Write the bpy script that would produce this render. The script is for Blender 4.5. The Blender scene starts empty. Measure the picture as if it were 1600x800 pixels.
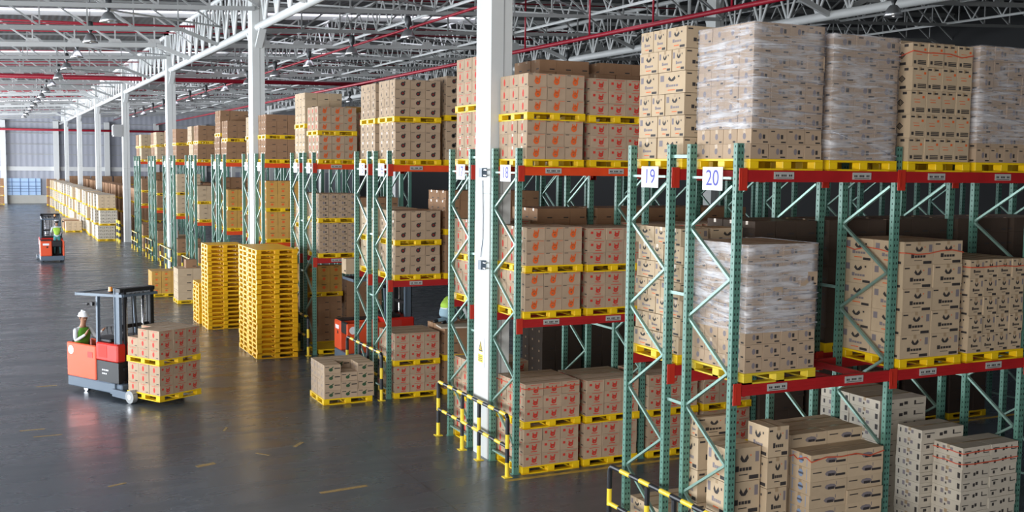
import bpy, bmesh, math, random
from mathutils import Vector, Matrix
R = math.radians
rnd = random.Random(7)
scene = bpy.context.scene
COL = scene.collection

# ------------------------------------------------------------------ camera, world, lights, exposure
CAMZ = 5.2
YAW, PITCH, ROLL = R(25.99966869), R(4.81352222), R(0.65669931)
fw = Vector((math.sin(YAW)*math.cos(PITCH), math.cos(YAW)*math.cos(PITCH), -math.sin(PITCH)))
r0 = Vector((math.cos(YAW), -math.sin(YAW), 0)); u0 = r0.cross(fw)
cr = math.cos(ROLL)*r0 + math.sin(ROLL)*u0; cu = -math.sin(ROLL)*r0 + math.cos(ROLL)*u0
cd_ = bpy.data.cameras.new('camera'); cam = bpy.data.objects.new('camera', cd_); COL.objects.link(cam)
m = Matrix((cr, cu, -fw)).transposed().to_4x4(); m.translation = (0, 0, CAMZ); cam.matrix_world = m
cd_.sensor_width = 36; cd_.sensor_fit = 'HORIZONTAL'; cd_.lens = 1679.36*36/1600
cd_.clip_start = .1; cd_.clip_end = 400
scene.camera = cam
w = bpy.data.worlds.new('world'); scene.world = w; w.use_nodes = True
w.node_tree.nodes['Background'].inputs[0].default_value = (.75, .86, 1, 1)
w.node_tree.nodes['Background'].inputs[1].default_value = .01

def area(name, loc, rot, sx, sy, power, col=(1, 1, 1), spread=180):
    l = bpy.data.lights.new(name, 'AREA'); l.shape = 'RECTANGLE'; l.size = sx; l.size_y = sy
    l.energy = power; l.color = col; l.spread = R(spread)
    o = bpy.data.objects.new(name, l); COL.objects.link(o); o.location = loc; o.rotation_euler = rot
    return o
# daylight through the long open loading side on the left of the hall (outside the frame)
area('daylight_loading_side', (-13, 40, 3.4), (R(90), 0, R(-90)), 58, 5.6, 13500, (.89, .95, 1))
area('daylight_far_loading_side', (-13, 105, 4.4), (R(90), 0, R(-90)), 72, 7.5, 30000, (.92, .95, 1))
# added fill panel, behind and left of the camera, for the carton fronts
area('added_front_fill', (-12.5, -5, 4.2), (R(90), 0, R(-55)), 13, 6.5, 5200, (1, .985, .96))
scene.view_settings.view_transform = 'Standard'; scene.view_settings.look = 'None'
scene.view_settings.exposure = 0.0; scene.view_settings.gamma = 1.0
scene.view_settings.use_curve_mapping = False

# ------------------------------------------------------------------ materials
MATS = {}
def mat(name, col, rough=.6, metal=0., var=0., noise=0., nscale=6., bump=0., emit=None, spec=.5):
    if name in MATS: return MATS[name]
    m = bpy.data.materials.new(name); m.use_nodes = True; MATS[name] = m
    nt = m.node_tree; b = nt.nodes['Principled BSDF']
    b.inputs['Roughness'].default_value = rough; b.inputs['Metallic'].default_value = metal
    b.inputs['Specular IOR Level'].default_value = spec
    c4 = (*col, 1); b.inputs['Base Color'].default_value = c4
    m.diffuse_color = c4
    if emit: b.inputs['Emission Color'].default_value = (*emit[0], 1); b.inputs['Emission Strength'].default_value = emit[1]
    src = None
    if noise or bump:
        tc = nt.nodes.new('ShaderNodeTexCoord'); nz = nt.nodes.new('ShaderNodeTexNoise')
        nz.inputs['Scale'].default_value = nscale; nz.inputs['Detail'].default_value = 4
        nt.links.new(tc.outputs['Object'], nz.inputs['Vector'])
    if noise or var:
        h = nt.nodes.new('ShaderNodeHueSaturation'); h.inputs['Color'].default_value = c4
        add = nt.nodes.new('ShaderNodeMath'); add.operation = 'ADD'; add.inputs[0].default_value = 1; add.inputs[1].default_value = 0
        if noise:
            mr = nt.nodes.new('ShaderNodeMapRange'); mr.inputs[3].default_value = 1-noise; mr.inputs[4].default_value = 1+noise
            mr.inputs[1].default_value = .3; mr.inputs[2].default_value = .7
            nt.links.new(nz.outputs[0], mr.inputs[0]); nt.links.new(mr.outputs[0], add.inputs[0])
        if var:
            oi = nt.nodes.new('ShaderNodeObjectInfo'); m2 = nt.nodes.new('ShaderNodeMapRange')
            m2.inputs[3].default_value = -var; m2.inputs[4].default_value = var
            nt.links.new(oi.outputs['Random'], m2.inputs[0]); nt.links.new(m2.outputs[0], add.inputs[1])
        nt.links.new(add.outputs[0], h.inputs['Value']); nt.links.new(h.outputs[0], b.inputs['Base Color'])
    if bump:
        bp = nt.nodes.new('ShaderNodeBump'); bp.inputs['Strength'].default_value = bump; bp.inputs['Distance'].default_value = .02
        nt.links.new(nz.outputs[0], bp.inputs['Height']); nt.links.new(bp.outputs[0], b.inputs['Normal'])
    return m

M_STEEL = mat('white_painted_steel', (.62, .64, .64), .45, var=.05)
M_STEELG = mat('grey_painted_steel', (.36, .37, .37), .5, var=.08)
M_DUCT = mat('column_paint', (.60, .62, .61), .5, noise=.03, nscale=2)
M_GREEN = mat('green_powder_coat', (.10, .235, .185), .38, noise=.06, nscale=9)
M_GREENL = mat('galvanised_brace', (.22, .36, .31), .35, metal=.3)
M_HOLE = mat('dark_slot', (.012, .03, .025), .9)
M_RED = mat('red_beam_paint', (.38, .012, .014), .55, noise=.12, nscale=3)
M_REDL = mat('red_orange_beam_paint', (.72, .07, .015), .45, noise=.1, nscale=3)
M_PIPE = mat('red_pipe_paint', (.34, .012, .03), .4)
M_YEL = mat('yellow_plastic', (.82, .54, .008), .42, var=.06, noise=.04)
M_YELD = mat('worn_yellow_plastic', (.66, .50, .03), .5, noise=.1)
M_YPAINT = mat('yellow_paint', (.85, .62, .04), .4)
M_BLACK = mat('black_paint', (.012, .013, .018), .42)
M_WHITE = mat('white_plate', (.86, .86, .9), .5)
M_BLUETXT = mat('blue_ink', (.07, .075, .42), .6)
M_GREY = mat('label_grey', (.42, .42, .40), .6)
M_INK = mat('black_ink', (.035, .03, .03), .7)
M_INKB = mat('blue_grey_ink', (.20, .175, .19), .7)
M_INKR = mat('red_ink', (.55, .035, .022), .7)
M_INKO = mat('orange_ink', (.72, .12, .02), .7)
M_INKLB = mat('pale_blue_ink', (.24, .33, .5), .7)
M_INKG = mat('green_ink', (.03, .08, .035), .7)
M_TAPE = mat('parcel_tape', (.40, .29, .18), .25)
M_CARD = mat('cardboard', (.42, .31, .215), .8, var=.07, noise=.05, nscale=5, spec=.2)
M_CARDP = mat('pale_cardboard', (.50, .385, .26), .8, var=.06, noise=.05, nscale=5, spec=.2)
M_CARDY = mat('golden_cardboard', (.52, .30, .08), .8, var=.06, noise=.05, nscale=5, spec=.2)
M_CARDB = mat('brown_cardboard', (.30, .175, .10), .8, var=.08, noise=.05, nscale=5, spec=.2)
M_CARDW = mat('whitish_cardboard', (.52, .47, .39), .8, var=.06, noise=.05, nscale=5, spec=.2)
M_DARK = mat('black_metal', (.012, .012, .015), .45)
M_SLATE = mat('slate_grey_paint', (.10, .135, .18), .4)
M_ORANGE = mat('orange_bodywork', (.80, .10, .035), .32)
M_REDB = mat('red_bodywork', (.62, .025, .015), .3)
M_RUB = mat('rubber', (.03, .03, .03), .8)
M_WHEEL = mat('grey_wheel', (.30, .31, .32), .6)
M_CHROME = mat('bright_steel', (.6, .6, .62), .25, metal=1)
M_SKIN = mat('skin', (.40, .20, .12), .6)
M_HAIR = mat('dark_hair', (.02, .015, .012), .7)
M_VEST = mat('green_vest_cloth', (.10, .30, .02), .8)
M_VESTL = mat('lime_vest_cloth', (.38, .62, .07), .8)
M_SHIRT = mat('pale_shirt_cloth', (.62, .66, .68), .8)
M_TROU = mat('teal_trouser_cloth', (.06, .26, .27), .85)
M_JEAN = mat('pale_blue_cloth', (.28, .42, .50), .85)
M_HELM = mat('white_helmet', (.85, .86, .88), .3)
M_ALU = mat('spun_aluminium', (.62, .63, .65), .28, metal=.85)
M_LAMPD = mat('dark_lamp_housing', (.06, .065, .07), .4, metal=.4)
M_GLASSL = mat('lamp_glass', (.9, .9, .9), .3, emit=((1, .98, .95), 1.2))
M_AMBER = mat('amber_lens', (.85, .28, .02), .25)
M_CONC = mat('plinth_concrete', (.50, .50, .46), .8, noise=.05, nscale=1)

def floor_mat():
    m = bpy.data.materials.new('polished_concrete'); m.use_nodes = True; nt = m.node_tree; b = nt.nodes['Principled BSDF']
    N = nt.nodes.new; L = nt.links.new
    tc = N('ShaderNodeTexCoord')
    n1 = N('ShaderNodeTexNoise'); n1.inputs['Scale'].default_value = .22; n1.inputs['Detail'].default_value = 6
    n2 = N('ShaderNodeTexNoise'); n2.inputs['Scale'].default_value = 2.6; n2.inputs['Detail'].default_value = 8; n2.inputs['Roughness'].default_value = .65
    mp = N('ShaderNodeMapping'); mp.inputs['Scale'].default_value = (.35, 1.6, 1)
    n3 = N('ShaderNodeTexNoise'); n3.inputs['Scale'].default_value = 1.1; n3.inputs['Detail'].default_value = 5
    L(tc.outputs['Object'], n1.inputs['Vector']); L(tc.outputs['Object'], n2.inputs['Vector']); L(tc.outputs['Object'], mp.inputs[0]); L(mp.outputs[0], n3.inputs['Vector'])
    r = N('ShaderNodeValToRGB'); r.color_ramp.elements[0].position = .3; r.color_ramp.elements[1].position = .7
    r.color_ramp.elements[0].color = (.044, .056, .070, 1); r.color_ramp.elements[1].color = (.078, .093, .110, 1)
    mx = N('ShaderNodeMath'); mx.operation = 'MULTIPLY_ADD'; mx.inputs[1].default_value = .5
    m2 = N('ShaderNodeMath'); m2.operation = 'MULTIPLY'; m2.inputs[1].default_value = .5
    L(n2.outputs[0], m2.inputs[0]); L(n1.outputs[0], mx.inputs[0]); L(m2.outputs[0], mx.inputs[2]); L(mx.outputs[0], r.inputs[0])
    # saw-cut joints every 6 m
    br = N('ShaderNodeTexBrick'); br.offset = 0; br.inputs['Scale'].default_value = 1; br.inputs['Brick Width'].default_value = 6.25
    br.inputs['Row Height'].default_value = 6.25; br.inputs['Mortar Size'].default_value = .012
    br.inputs['Color1'].default_value = br.inputs['Color2'].default_value = (1, 1, 1, 1); br.inputs['Mortar'].default_value = (.55, .55, .55, 1)
    L(tc.outputs['Object'], br.inputs['Vector'])
    mm = N('ShaderNodeMix'); mm.data_type = 'RGBA'; mm.blend_type = 'MULTIPLY'; mm.inputs[0].default_value = 1
    L(r.outputs[0], mm.inputs[6]); L(br.outputs[0], mm.inputs[7]); L(mm.outputs[2], b.inputs['Base Color'])
    mr = N('ShaderNodeMapRange'); mr.inputs[1].default_value = .3; mr.inputs[2].default_value = .7; mr.inputs[3].default_value = .20; mr.inputs[4].default_value = .36
    L(n3.outputs[0], mr.inputs[0]); L(mr.outputs[0], b.inputs['Roughness'])
    bp = N('ShaderNodeBump'); bp.inputs['Strength'].default_value = .06; bp.inputs['Distance'].default_value = .02
    L(n2.outputs[0], bp.inputs['Height']); L(bp.outputs[0], b.inputs['Normal'])
    b.inputs['Specular IOR Level'].default_value = .55
    return m
M_FLOOR = floor_mat()

def clad_mat(name, c1, c2, scale):
    m = bpy.data.materials.new(name); m.use_nodes = True; nt = m.node_tree; b = nt.nodes['Principled BSDF']
    N = nt.nodes.new; L = nt.links.new
    tc = N('ShaderNodeTexCoord'); wv = N('ShaderNodeTexWave'); wv.inputs['Scale'].default_value = scale; wv.bands_direction = 'X'
    L(tc.outputs['Object'], wv.inputs['Vector'])
    r = N('ShaderNodeValToRGB'); r.color_ramp.elements[0].color = (*c1, 1); r.color_ramp.elements[1].color = (*c2, 1)
    L(wv.outputs[0], r.inputs[0]); L(r.outputs[0], b.inputs['Base Color'])
    bp = N('ShaderNodeBump'); bp.inputs['Strength'].default_value = .5; bp.inputs['Distance'].default_value = .03
    L(wv.outputs[0], bp.inputs['Height']); L(bp.outputs[0], b.inputs['Normal']); b.inputs['Roughness'].default_value = .45
    return m
M_CLAD = clad_mat('wall_cladding', (.34, .36, .42), (.40, .42, .48), .5)
M_ROOF = clad_mat('roof_sheet', (.045, .047, .05), (.085, .088, .092), 1.2)

def film_mat(name, dens=.5, seed=0, diag=0.):
    m = bpy.data.materials.new(name); m.use_nodes = True; nt = m.node_tree; nt.nodes.clear()
    N = nt.nodes.new; L = nt.links.new
    out = N('ShaderNodeOutputMaterial'); mix = N('ShaderNodeMixShader'); tr = N('ShaderNodeBsdfTransparent'); pr = N('ShaderNodeBsdfPrincipled')
    tr.inputs[0].default_value = (.93, .93, .95, 1)
    pr.inputs['Base Color'].default_value = (.80, .81, .86, 1); pr.inputs['Roughness'].default_value = .22; pr.inputs['Specular IOR Level'].default_value = .8
    tc = N('ShaderNodeTexCoord'); mp = N('ShaderNodeMapping'); mp.inputs['Location'].default_value = (seed, seed*2, seed); mp.inputs['Rotation'].default_value = (0, diag, 0)
    mp.inputs['Scale'].default_value = (.9, .9, 9)
    n1 = N('ShaderNodeTexNoise'); n1.inputs['Scale'].default_value = 2.0; n1.inputs['Detail'].default_value = 6; n1.inputs['Roughness'].default_value = .6; n1.inputs['Distortion'].default_value = .8
    L(tc.outputs['Object'], mp.inputs[0]); L(mp.outputs[0], n1.inputs['Vector'])
    n2 = N('ShaderNodeTexNoise'); n2.inputs['Scale'].default_value = 2.2; n2.inputs['Detail'].default_value = 3
    L(tc.outputs['Object'], n2.inputs['Vector'])
    r = N('ShaderNodeMapRange'); r.inputs[1].default_value = .46; r.inputs[2].default_value = .72; r.inputs[3].default_value = .10; r.inputs[4].default_value = .66
    a = N('ShaderNodeMath'); a.operation = 'MULTIPLY_ADD'; a.inputs[1].default_value = .35; 
    L(n2.outputs[0], a.inputs[0]); s = N('ShaderNodeMath'); s.operation = 'ADD'; s.inputs[1].default_value = -.18+dens*.06
    L(n1.outputs[0], s.inputs[0]); L(s.outputs[0], a.inputs[2]); L(a.outputs[0], r.inputs[0]); L(r.outputs[0], mix.inputs[0])
    bp = N('ShaderNodeBump'); bp.inputs['Strength'].default_value = .8; bp.inputs['Distance'].default_value = .03
    L(n1.outputs[0], bp.inputs['Height']); L(bp.outputs[0], pr.inputs['Normal'])
    L(tr.outputs[0], mix.inputs[1]); L(pr.outputs[0], mix.inputs[2]); L(mix.outputs[0], out.inputs[0])
    return m
M_FILM = [film_mat('stretch_film', .6, 1), film_mat('stretch_film_loose', .45, 5, .5), film_mat('stretch_film_dense', 1.3, 9)]

# ------------------------------------------------------------------ mesh helpers
class MB:
    def __init__(s): s.v = []; s.f = []; s.m = []
    def poly(s, pts, mi=0):
        n = len(s.v); s.v += [tuple(p) for p in pts]; s.f.append(tuple(range(n, n+len(pts)))); s.m.append(mi)
    def hexa(s, P, mi=0):
        n = len(s.v); s.v += [tuple(p) for p in P]
        for q in ((0, 3, 2, 1), (4, 5, 6, 7), (0, 1, 5, 4), (1, 2, 6, 5), (2, 3, 7, 6), (3, 0, 4, 7)):
            s.f.append(tuple(n+i for i in q)); s.m.append(mi)
    def box(s, x0, x1, y0, y1, z0, z1, mi=0):
        s.hexa([(x0, y0, z0), (x1, y0, z0), (x1, y1, z0), (x0, y1, z0), (x0, y0, z1), (x1, y0, z1), (x1, y1, z1), (x0, y1, z1)], mi)
    def bar(s, p, q, w, h, mi=0, up=(0, 0, 1)):
        p = Vector(p); q = Vector(q); d = (q-p).normalized(); u = Vector(up)
        if abs(d.dot(u)) > .98: u = Vector((1, 0, 0))
        a = d.cross(u).normalized()*w/2; b = a.cross(d).normalized()*h/2
        s.hexa([p-a-b, p+a-b, p+a+b, p-a+b, q-a-b, q+a-b, q+a+b, q-a+b], mi)
    def tube(s, p, q, r, n=8, mi=0, r2=None, cap=True):
        p = Vector(p); q = Vector(q); d = (q-p).normalized(); u = Vector((0, 0, 1)) if abs(d.z) < .9 else Vector((1, 0, 0))
        a = d.cross(u).normalized(); b = a.cross(d); k = len(s.v); r2 = r if r2 is None else r2
        for c, rr in ((p, r), (q, r2)):
            for i in range(n):
                t = 2*math.pi*i/n; s.v.append(tuple(c+a*math.cos(t)*rr+b*math.sin(t)*rr))
        for i in range(n):
            j = (i+1) % n; s.f.append((k+i, k+j, k+n+j, k+n+i)); s.m.append(mi)
        if cap:
            s.f.append(tuple(k+i for i in range(n))[::-1]); s.m.append(mi); s.f.append(tuple(k+n+i for i in range(n))); s.m.append(mi)
    def path(s, pts, r, n=8, mi=0):
        for a, b in zip(pts, pts[1:]): s.tube(a, b, r, n, mi)
    def lathe(s, prof, n=20, mi=0, c=(0, 0, 0)):
        k = len(s.v); L = len(prof)
        for rr, z in prof:
            for i in range(n):
                t = 2*math.pi*i/n; s.v.append((c[0]+rr*math.cos(t), c[1]+rr*math.sin(t), c[2]+z))
        for a in range(L-1):
            for i in range(n):
                j = (i+1) % n; s.f.append((k+a*n+i, k+a*n+j, k+(a+1)*n+j, k+(a+1)*n+i)); s.m.append(mi)
    def ball(s, c, rx, ry, rz, n=14, m_=9, mi=0, zmin=-1.):
        prof = []
        for i in range(m_+1):
            t = -math.pi/2+math.pi*i/m_
            if math.sin(t) >= zmin-1e-6: prof.append((math.cos(t), math.sin(t)))
        k = len(s.v)
        for rr, z in prof:
            for i in range(n):
                a = 2*math.pi*i/n; s.v.append((c[0]+rx*rr*math.cos(a), c[1]+ry*rr*math.sin(a), c[2]+rz*z))
        for a in range(len(prof)-1):
            for i in range(n):
                j = (i+1) % n; s.f.append((k+a*n+i, k+a*n+j, k+(a+1)*n+j, k+(a+1)*n+i)); s.m.append(mi)
    def merge(s, o, off=(0, 0, 0)):
        k = len(s.v); s.v += [(a+off[0], b+off[1], c+off[2]) for a, b, c in o.v]
        s.f += [tuple(i+k for i in f) for f in o.f]; s.m += o.m
    def mesh(s, name, mats, smooth=False):
        me = bpy.data.meshes.new(name); me.from_pydata(s.v, [], s.f)
        for mm in (mats if isinstance(mats, (list, tuple)) else [mats]): me.materials.append(mm)
        me.polygons.foreach_set('material_index', s.m)
        if smooth: me.polygons.foreach_set('use_smooth', [True]*len(s.f))
        me.update(); return me

def place(name, me, parent=None, loc=(0, 0, 0), rz=0., rot=None):
    o = bpy.data.objects.new(name, me); COL.objects.link(o); o.location = loc
    o.rotation_euler = rot if rot else (0, 0, rz)
    if parent: o.parent = parent
    return o
def obj(name, mb, mats, parent=None, loc=(0, 0, 0), rz=0., smooth=False):
    return place(name, mb.mesh(name, mats, smooth), parent, loc, rz)
def tag(o, label, cat, group=None, kind=None):
    o['label'] = label; o['category'] = cat
    if group: o['group'] = group
    if kind: o['kind'] = kind
    return o
def thing(name, label, cat, loc=(0, 0, 0), rz=0., group=None):
    return tag(place(name, None, None, loc, rz), label, cat, group)
def struct(name, mb, mats, label=None, cat=None):
    o = obj(name, mb, mats); o['kind'] = 'structure'
    if label: o['label'] = label; o['category'] = cat
    return o
def bevelled(me, w):
    bm = bmesh.new(); bm.from_mesh(me); bmesh.ops.bevel(bm, geom=bm.edges[:], offset=w, segments=1, affect='EDGES'); bm.to_mesh(me); bm.free(); return me

ORD = ['first', 'second', 'third', 'fourth', 'fifth', 'sixth', 'seventh', 'eighth', 'ninth', 'tenth', 'eleventh', 'twelfth', 'thirteenth', 'fourteenth', 'fifteenth', 'sixteenth', 'seventeenth', 'eighteenth', 'nineteenth', 'twentieth']+['next']*60
NW = ['zero', 'one', 'two', 'three', 'four', 'five', 'six', 'seven', 'eight', 'nine', 'ten', 'eleven', 'twelve', 'thirteen', 'fourteen', 'fifteen', 'sixteen', 'seventeen', 'eighteen', 'nineteen', 'twenty']
# ------------------------------------------------------------------ the setting
f = MB(); f.box(-14, 46, -16, 143, -.3, 0); struct('floor', f, M_FLOOR, 'grey polished concrete warehouse floor with faint reflections', 'floor')
XR, ZW = 46, 13.5
wb = MB(); wb.box(-14, XR, 142.3, 142.6, 1.0, ZW); wf = struct('wall_far', wb, M_CLAD, 'pale grey ribbed metal cladding of the far end wall', 'wall')
pb = MB(); pb.box(-14, XR, 142.0, 142.3, 0, .98); obj('plinth', pb, M_CONC, wf)
pb = MB(); pb.box(-14, XR, 142.0, 142.3, 3.92, 4.42); obj('rail_band', pb, M_STEEL, wf)
for z in (5.9, 7.1, 8.4, 9.7):
    g = MB(); g.box(-14, XR, 142.14, 142.3, z-.05, z+.05); obj('girt', g, M_STEELG, wf)
for x in (-4.1, 1.73, 7.56, 13.35, 19.2, 25.0, 31):
    g = MB(); g.box(x-.3, x+.3, 141.5, 142.0, 0, 9.9); obj('wall_post', g, M_STEEL, wf)
wb = MB(); wb.box(XR, XR+.3, -16, 143, 0, ZW+1); struct('wall_right', wb, mat('shade_darkened_cladding', (.012, .013, .015), .8), 'ribbed metal side wall beyond the racks', 'wall')  # near-black colour stands in for the deep shade at this side
# glazed roller door in the far wall
d = MB(); d.box(2.1, 5.75, 141.95, 142.0, .98, 3.0)
M_DOORG = mat('blue_door_glass', (.36, .52, .74), .2, emit=((.45, .62, .85), .25))
dr = struct('door_1', d, M_DOORG, 'pale blue glazed roller door in the far wall', 'door')
for x in (2.6, 3.5, 4.4, 5.2):
    g = MB(); g.box(x-.03, x+.03, 141.9, 141.95, .98, 3.0); obj('mullion', g, mat('blue_frame', (.09, .17, .38), .4), dr)
for z in (1.45, 1.75, 2.05, 2.55):
    g = MB(); g.box(2.1, 5.75, 141.88, 141.94, z-.03, z+.03); obj('glazing_bar', g, MATS['blue_frame'], dr)

RZ = lambda x: 11.15+.05*x      # roof plane
CZ = lambda x: 9.75+.05*x      # bottom chord of the cross trusses
TZ = lambda x: 9.1+.05*x       # bottom tube of the lengthwise trusses
PX = [8.04-18.8, 8.04, 26.4]
CY = [-1.4, 17.29, 35.8, 54.3, 73.2, 92.4, 111.5, 130.5]
# roof sheets between skylight bands
SKY = [48.6+18.8*k for k in range(-3, 5)]
ys = [-16]+[v for s in SKY for v in (s-1.0, s+1.0)]+[143]
rf = place('ceiling', None); rf['kind'] = 'structure'; rf['label'] = 'grey ribbed metal roof seen from below'; rf['category'] = 'ceiling'
for a, b in zip(ys[0::2], ys[1::2]):
    q = MB(); q.hexa([(-14, a, RZ(-14)), (XR, a, RZ(XR)), (XR, b, RZ(XR)), (-14, b, RZ(-14)), (-14, a, RZ(-14)+.1), (XR, a, RZ(XR)+.1), (XR, b, RZ(XR)+.1), (-14, b, RZ(-14)+.1)])
    obj('roof_sheet', q, M_ROOF, rf)
M_SKYL = mat('translucent_skylight', (.8, .8, .85), .4, emit=((.90, .88, 1.0), 2.0))
for s in SKY:
    q = MB(); q.hexa([(-14, s-1.0, RZ(-14)), (22, s-1.0, RZ(22)), (22, s+1.0, RZ(22)), (-14, s+1.0, RZ(-14)), (-14, s-1.0, RZ(-14)+.05), (22, s-1.0, RZ(22)+.05), (22, s+1.0, RZ(22)+.05), (-14, s+1.0, RZ(-14)+.05)])
    obj('skylight_band', q, M_SKYL, rf)
    q = MB(); q.hexa([(22, s-1.0, RZ(22)), (XR, s-1.0, RZ(XR)), (XR, s+1.0, RZ(XR)), (22, s+1.0, RZ(22)), (22, s-1.0, RZ(22)+.1), (XR, s-1.0, RZ(XR)+.1), (XR, s+1.0, RZ(XR)+.1), (22, s+1.0, RZ(22)+.1)])
    obj('roof_sheet', q, M_ROOF, rf)
# columns
for pi, px in enumerate(PX[1:]):
    for k, y in enumerate(CY):
        if pi == 1 and k == 0: continue
        c = place('column', None, None, (px, y, 0)); c['kind'] = 'structure'
        zt = RZ(px)-.05
        q = MB(); q.box(-.2, .2, -.31, .31, 0, zt)
        q.box(-.2, .2, -.31, .31, zt-.3, zt)
        obj('shaft', q, M_DUCT, c)
        q = MB(); q.box(.03, .05, -.315, -.31, 0, zt, 0); obj('seam', q, M_STEELG, c)
        q = MB()
        for z in (3.4, 4.7): q.box(-.207, .207, -.317, .317, z, z+.012)
        obj('joint_band', q, M_STEELG, c)
        for sy in (-1, 1):
            q = MB(); q.bar((0, sy*.31, TZ(px)-.55), (0, sy*.95, TZ(px)-.02), .22, .1); obj('haunch', q, M_STEEL, c)
        c['label'] = ('white box column carrying the near lengthwise roof truss, %s from the camera' if pi == 0 else 'white column far inside the hall under the second lengthwise truss, %s from the camera') % ('behind the camera' if k == 0 else ORD[k-1])
        c['category'] = 'column'

def member_mesh(cache={}):
    if 'm' not in cache:
        q = MB(); q.tube((0, 0, 0), (0, 0, 1), 1, 8, 0, cap=False); cache['m'] = q.mesh('web_member', M_STEEL, True)
    return cache['m']
def member(parent, p, q_, r):
    p = Vector(p); q_ = Vector(q_); d = q_-p; o = place('web_member', member_mesh(), parent, p)
    o.rotation_mode = 'QUATERNION'; o.rotation_quaternion = d.to_track_quat('Z', 'Y'); o.scale = (r, r, d.length); return o
# lengthwise tubular trusses
for pi, px in enumerate(PX):
    t = place('lengthwise_roof_truss', None, None, (0, 0, 0)); t['kind'] = 'structure'; t['category'] = 'roof truss'
    t['label'] = ['white tubular lengthwise truss out over the open floor', 'white tubular truss running lengthwise above the ends of the racks', 'white tubular truss running lengthwise deep over the racks'][pi]
    q = MB(); q.tube((px, -16, TZ(px)+.08), (px, 141, TZ(px)+.08), .13 if pi < 2 else .16, 12); obj('bottom_chord', q, M_STEEL, t, smooth=True)
    q = MB(); q.tube((px, -16, RZ(px)-.25), (px, 141, RZ(px)-.25), .10, 10); obj('top_chord', q, M_STEEL, t, smooth=True)
    zb, zt = TZ(px)+.1, RZ(px)-.3
    y0 = 8.; st = 1.56
    far = MB(); k = 0
    while y0+st*k < 139:
        y = y0+st*k; y2 = y+st/2
        ms = [((px, y, zb), (px, y2, zt), .05), ((px, y2, zt), (px, y+st, zb), .05), ((px, y, zb), (px, y, zt), .035 if k % 2 else .06)]
        if y < 66:
            for a, b, r in ms: member(t, a, b, r)
        else:
            for a, b, r in ms: far.tube(a, b, r, 6)
        k += 1
    o = obj('far_web', far, M_STEEL, t); o['kind'] = 'stuff'
# cross trusses every 6.23 m
TY = [17.2-.55+6.233*k for k in range(-1, 20)]
for k, y in enumerate(TY):
    main = (k-1) % 3 == 2   # gusseted ones
    t = place('cross_roof_truss', None, None, (0, y, 0)); t['kind'] = 'structure'; t['category'] = 'roof truss'
    t['label'] = ('white gusseted' if main else 'grey slender')+' cross truss under the roof, %s from the camera' % ORD[k]
    M = M_STEEL if main else M_STEELG; rr = .085 if main else .065
    q = MB()
    for ix in range(3):
        x0 = PX[ix]; x1 = PX[ix+1] if ix < 2 else XR
        a = .9 if (k-1) % 3 else .1
        hz = .55 if (k-1) % 3 else .0
        pts = [(x0+.15, 0, CZ(x0)-hz), (x0+1.5, 0, CZ(x0+1.5)), (x1-1.5, 0, CZ(x1-1.5)), (x1-.15, 0, CZ(x1)-hz)]
        for p, r_ in zip(pts, pts[1:]): q.bar(p, r_, rr*1.6, rr*2)
    obj('bottom_chord', q, M, t)
    q = MB(); q.bar((-11, 0, RZ(-11)-.15), (XR, 0, RZ(XR)-.15), rr*1.6, rr*2); obj('top_chord', q, M, t)
    q = MB(); g = MB()
    for ix in range(3):
        x0 = PX[ix]; x1 = PX[ix+1] if ix < 2 else XR; n = 12; dx = (x1-x0)/n
        for i in range(1, n):
            x = x0+dx*i; q.bar((x, 0, CZ(x)), (x, 0, RZ(x)-.15), .05, .05)
            if main: g.hexa([(x-.32, -.02, CZ(x)), (x+.32, -.02, CZ(x)), (x+.18, -.02, CZ(x)+.25), (x-.18, -.02, CZ(x)+.25), (x-.32, .02, CZ(x)), (x+.32, .02, CZ(x)), (x+.18, .02, CZ(x)+.25), (x-.18, .02, CZ(x)+.25)])
        for i in range(n):
            xa = x0+dx*i; xb = xa+dx
            if i < n//2: xa, xb = xb, xa
            # diagonals fall towards mid span
            q.bar((xb, 0, CZ(xb)+.05), (xa, 0, RZ(xa)-.2), .06, .06)
    o = obj('web', q, M, t); o['kind'] = 'stuff'
    if main: obj('gusset_plates', g, M, t)['kind'] = 'stuff'
# light lengthwise joists + purlins
for x in (14.2, 20.3, 32.5, 38.7):
    t = place('lengthwise_joist', None); t['kind'] = 'structure'; t['category'] = 'roof joist'; t['label'] = 'white open web joist running lengthwise under the roof, %.0f metres in' % x
    q = MB(); q.tube((x, -10, CZ(x)+.05), (x, 141, CZ(x)+.05), .034 if x < 5 else .055, 6); q.tube((x, -10, RZ(x)-.2), (x, 141, RZ(x)-.2), .04, 6); obj('chords', q, M_STEELG if x < 5 else M_STEEL, t)
    q = MB(); y = 9.
    while y < 140:
        q.tube((x, y, CZ(x)+.05), (x, y+.78, RZ(x)-.2), .032, 5); q.tube((x, y+.78, RZ(x)-.2), (x, y+1.56, CZ(x)+.05), .032, 5); y += 1.56
    o = obj('web', q, M_STEEL, t); o['kind'] = 'stuff'
t = place('roof_bracing', None); t['kind'] = 'structure'; t['category'] = 'roof bracing'; t['label'] = 'slanting white bracing rods and purlins under the roof sheets'
q = MB()
for i, y in enumerate(TY[:-1]):
    for x0, x1 in ((14.2, 20.3), (8.04, 14.2), (1.77, 8.04), (20.3, 26.4)):
        if (i+int(x0)) % 2: q.tube((x0, y, CZ(x0)+.1), (x1, y+6.23, CZ(x1)+.1), .035, 5)
        if x0 > 8: q.tube((x1, y, CZ(x1)), (x0, y+6.23, RZ(x0)-.25), .04, 5)
obj('brace_rod', q, M_STEEL, t)['kind'] = 'stuff'
q = MB()
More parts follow.
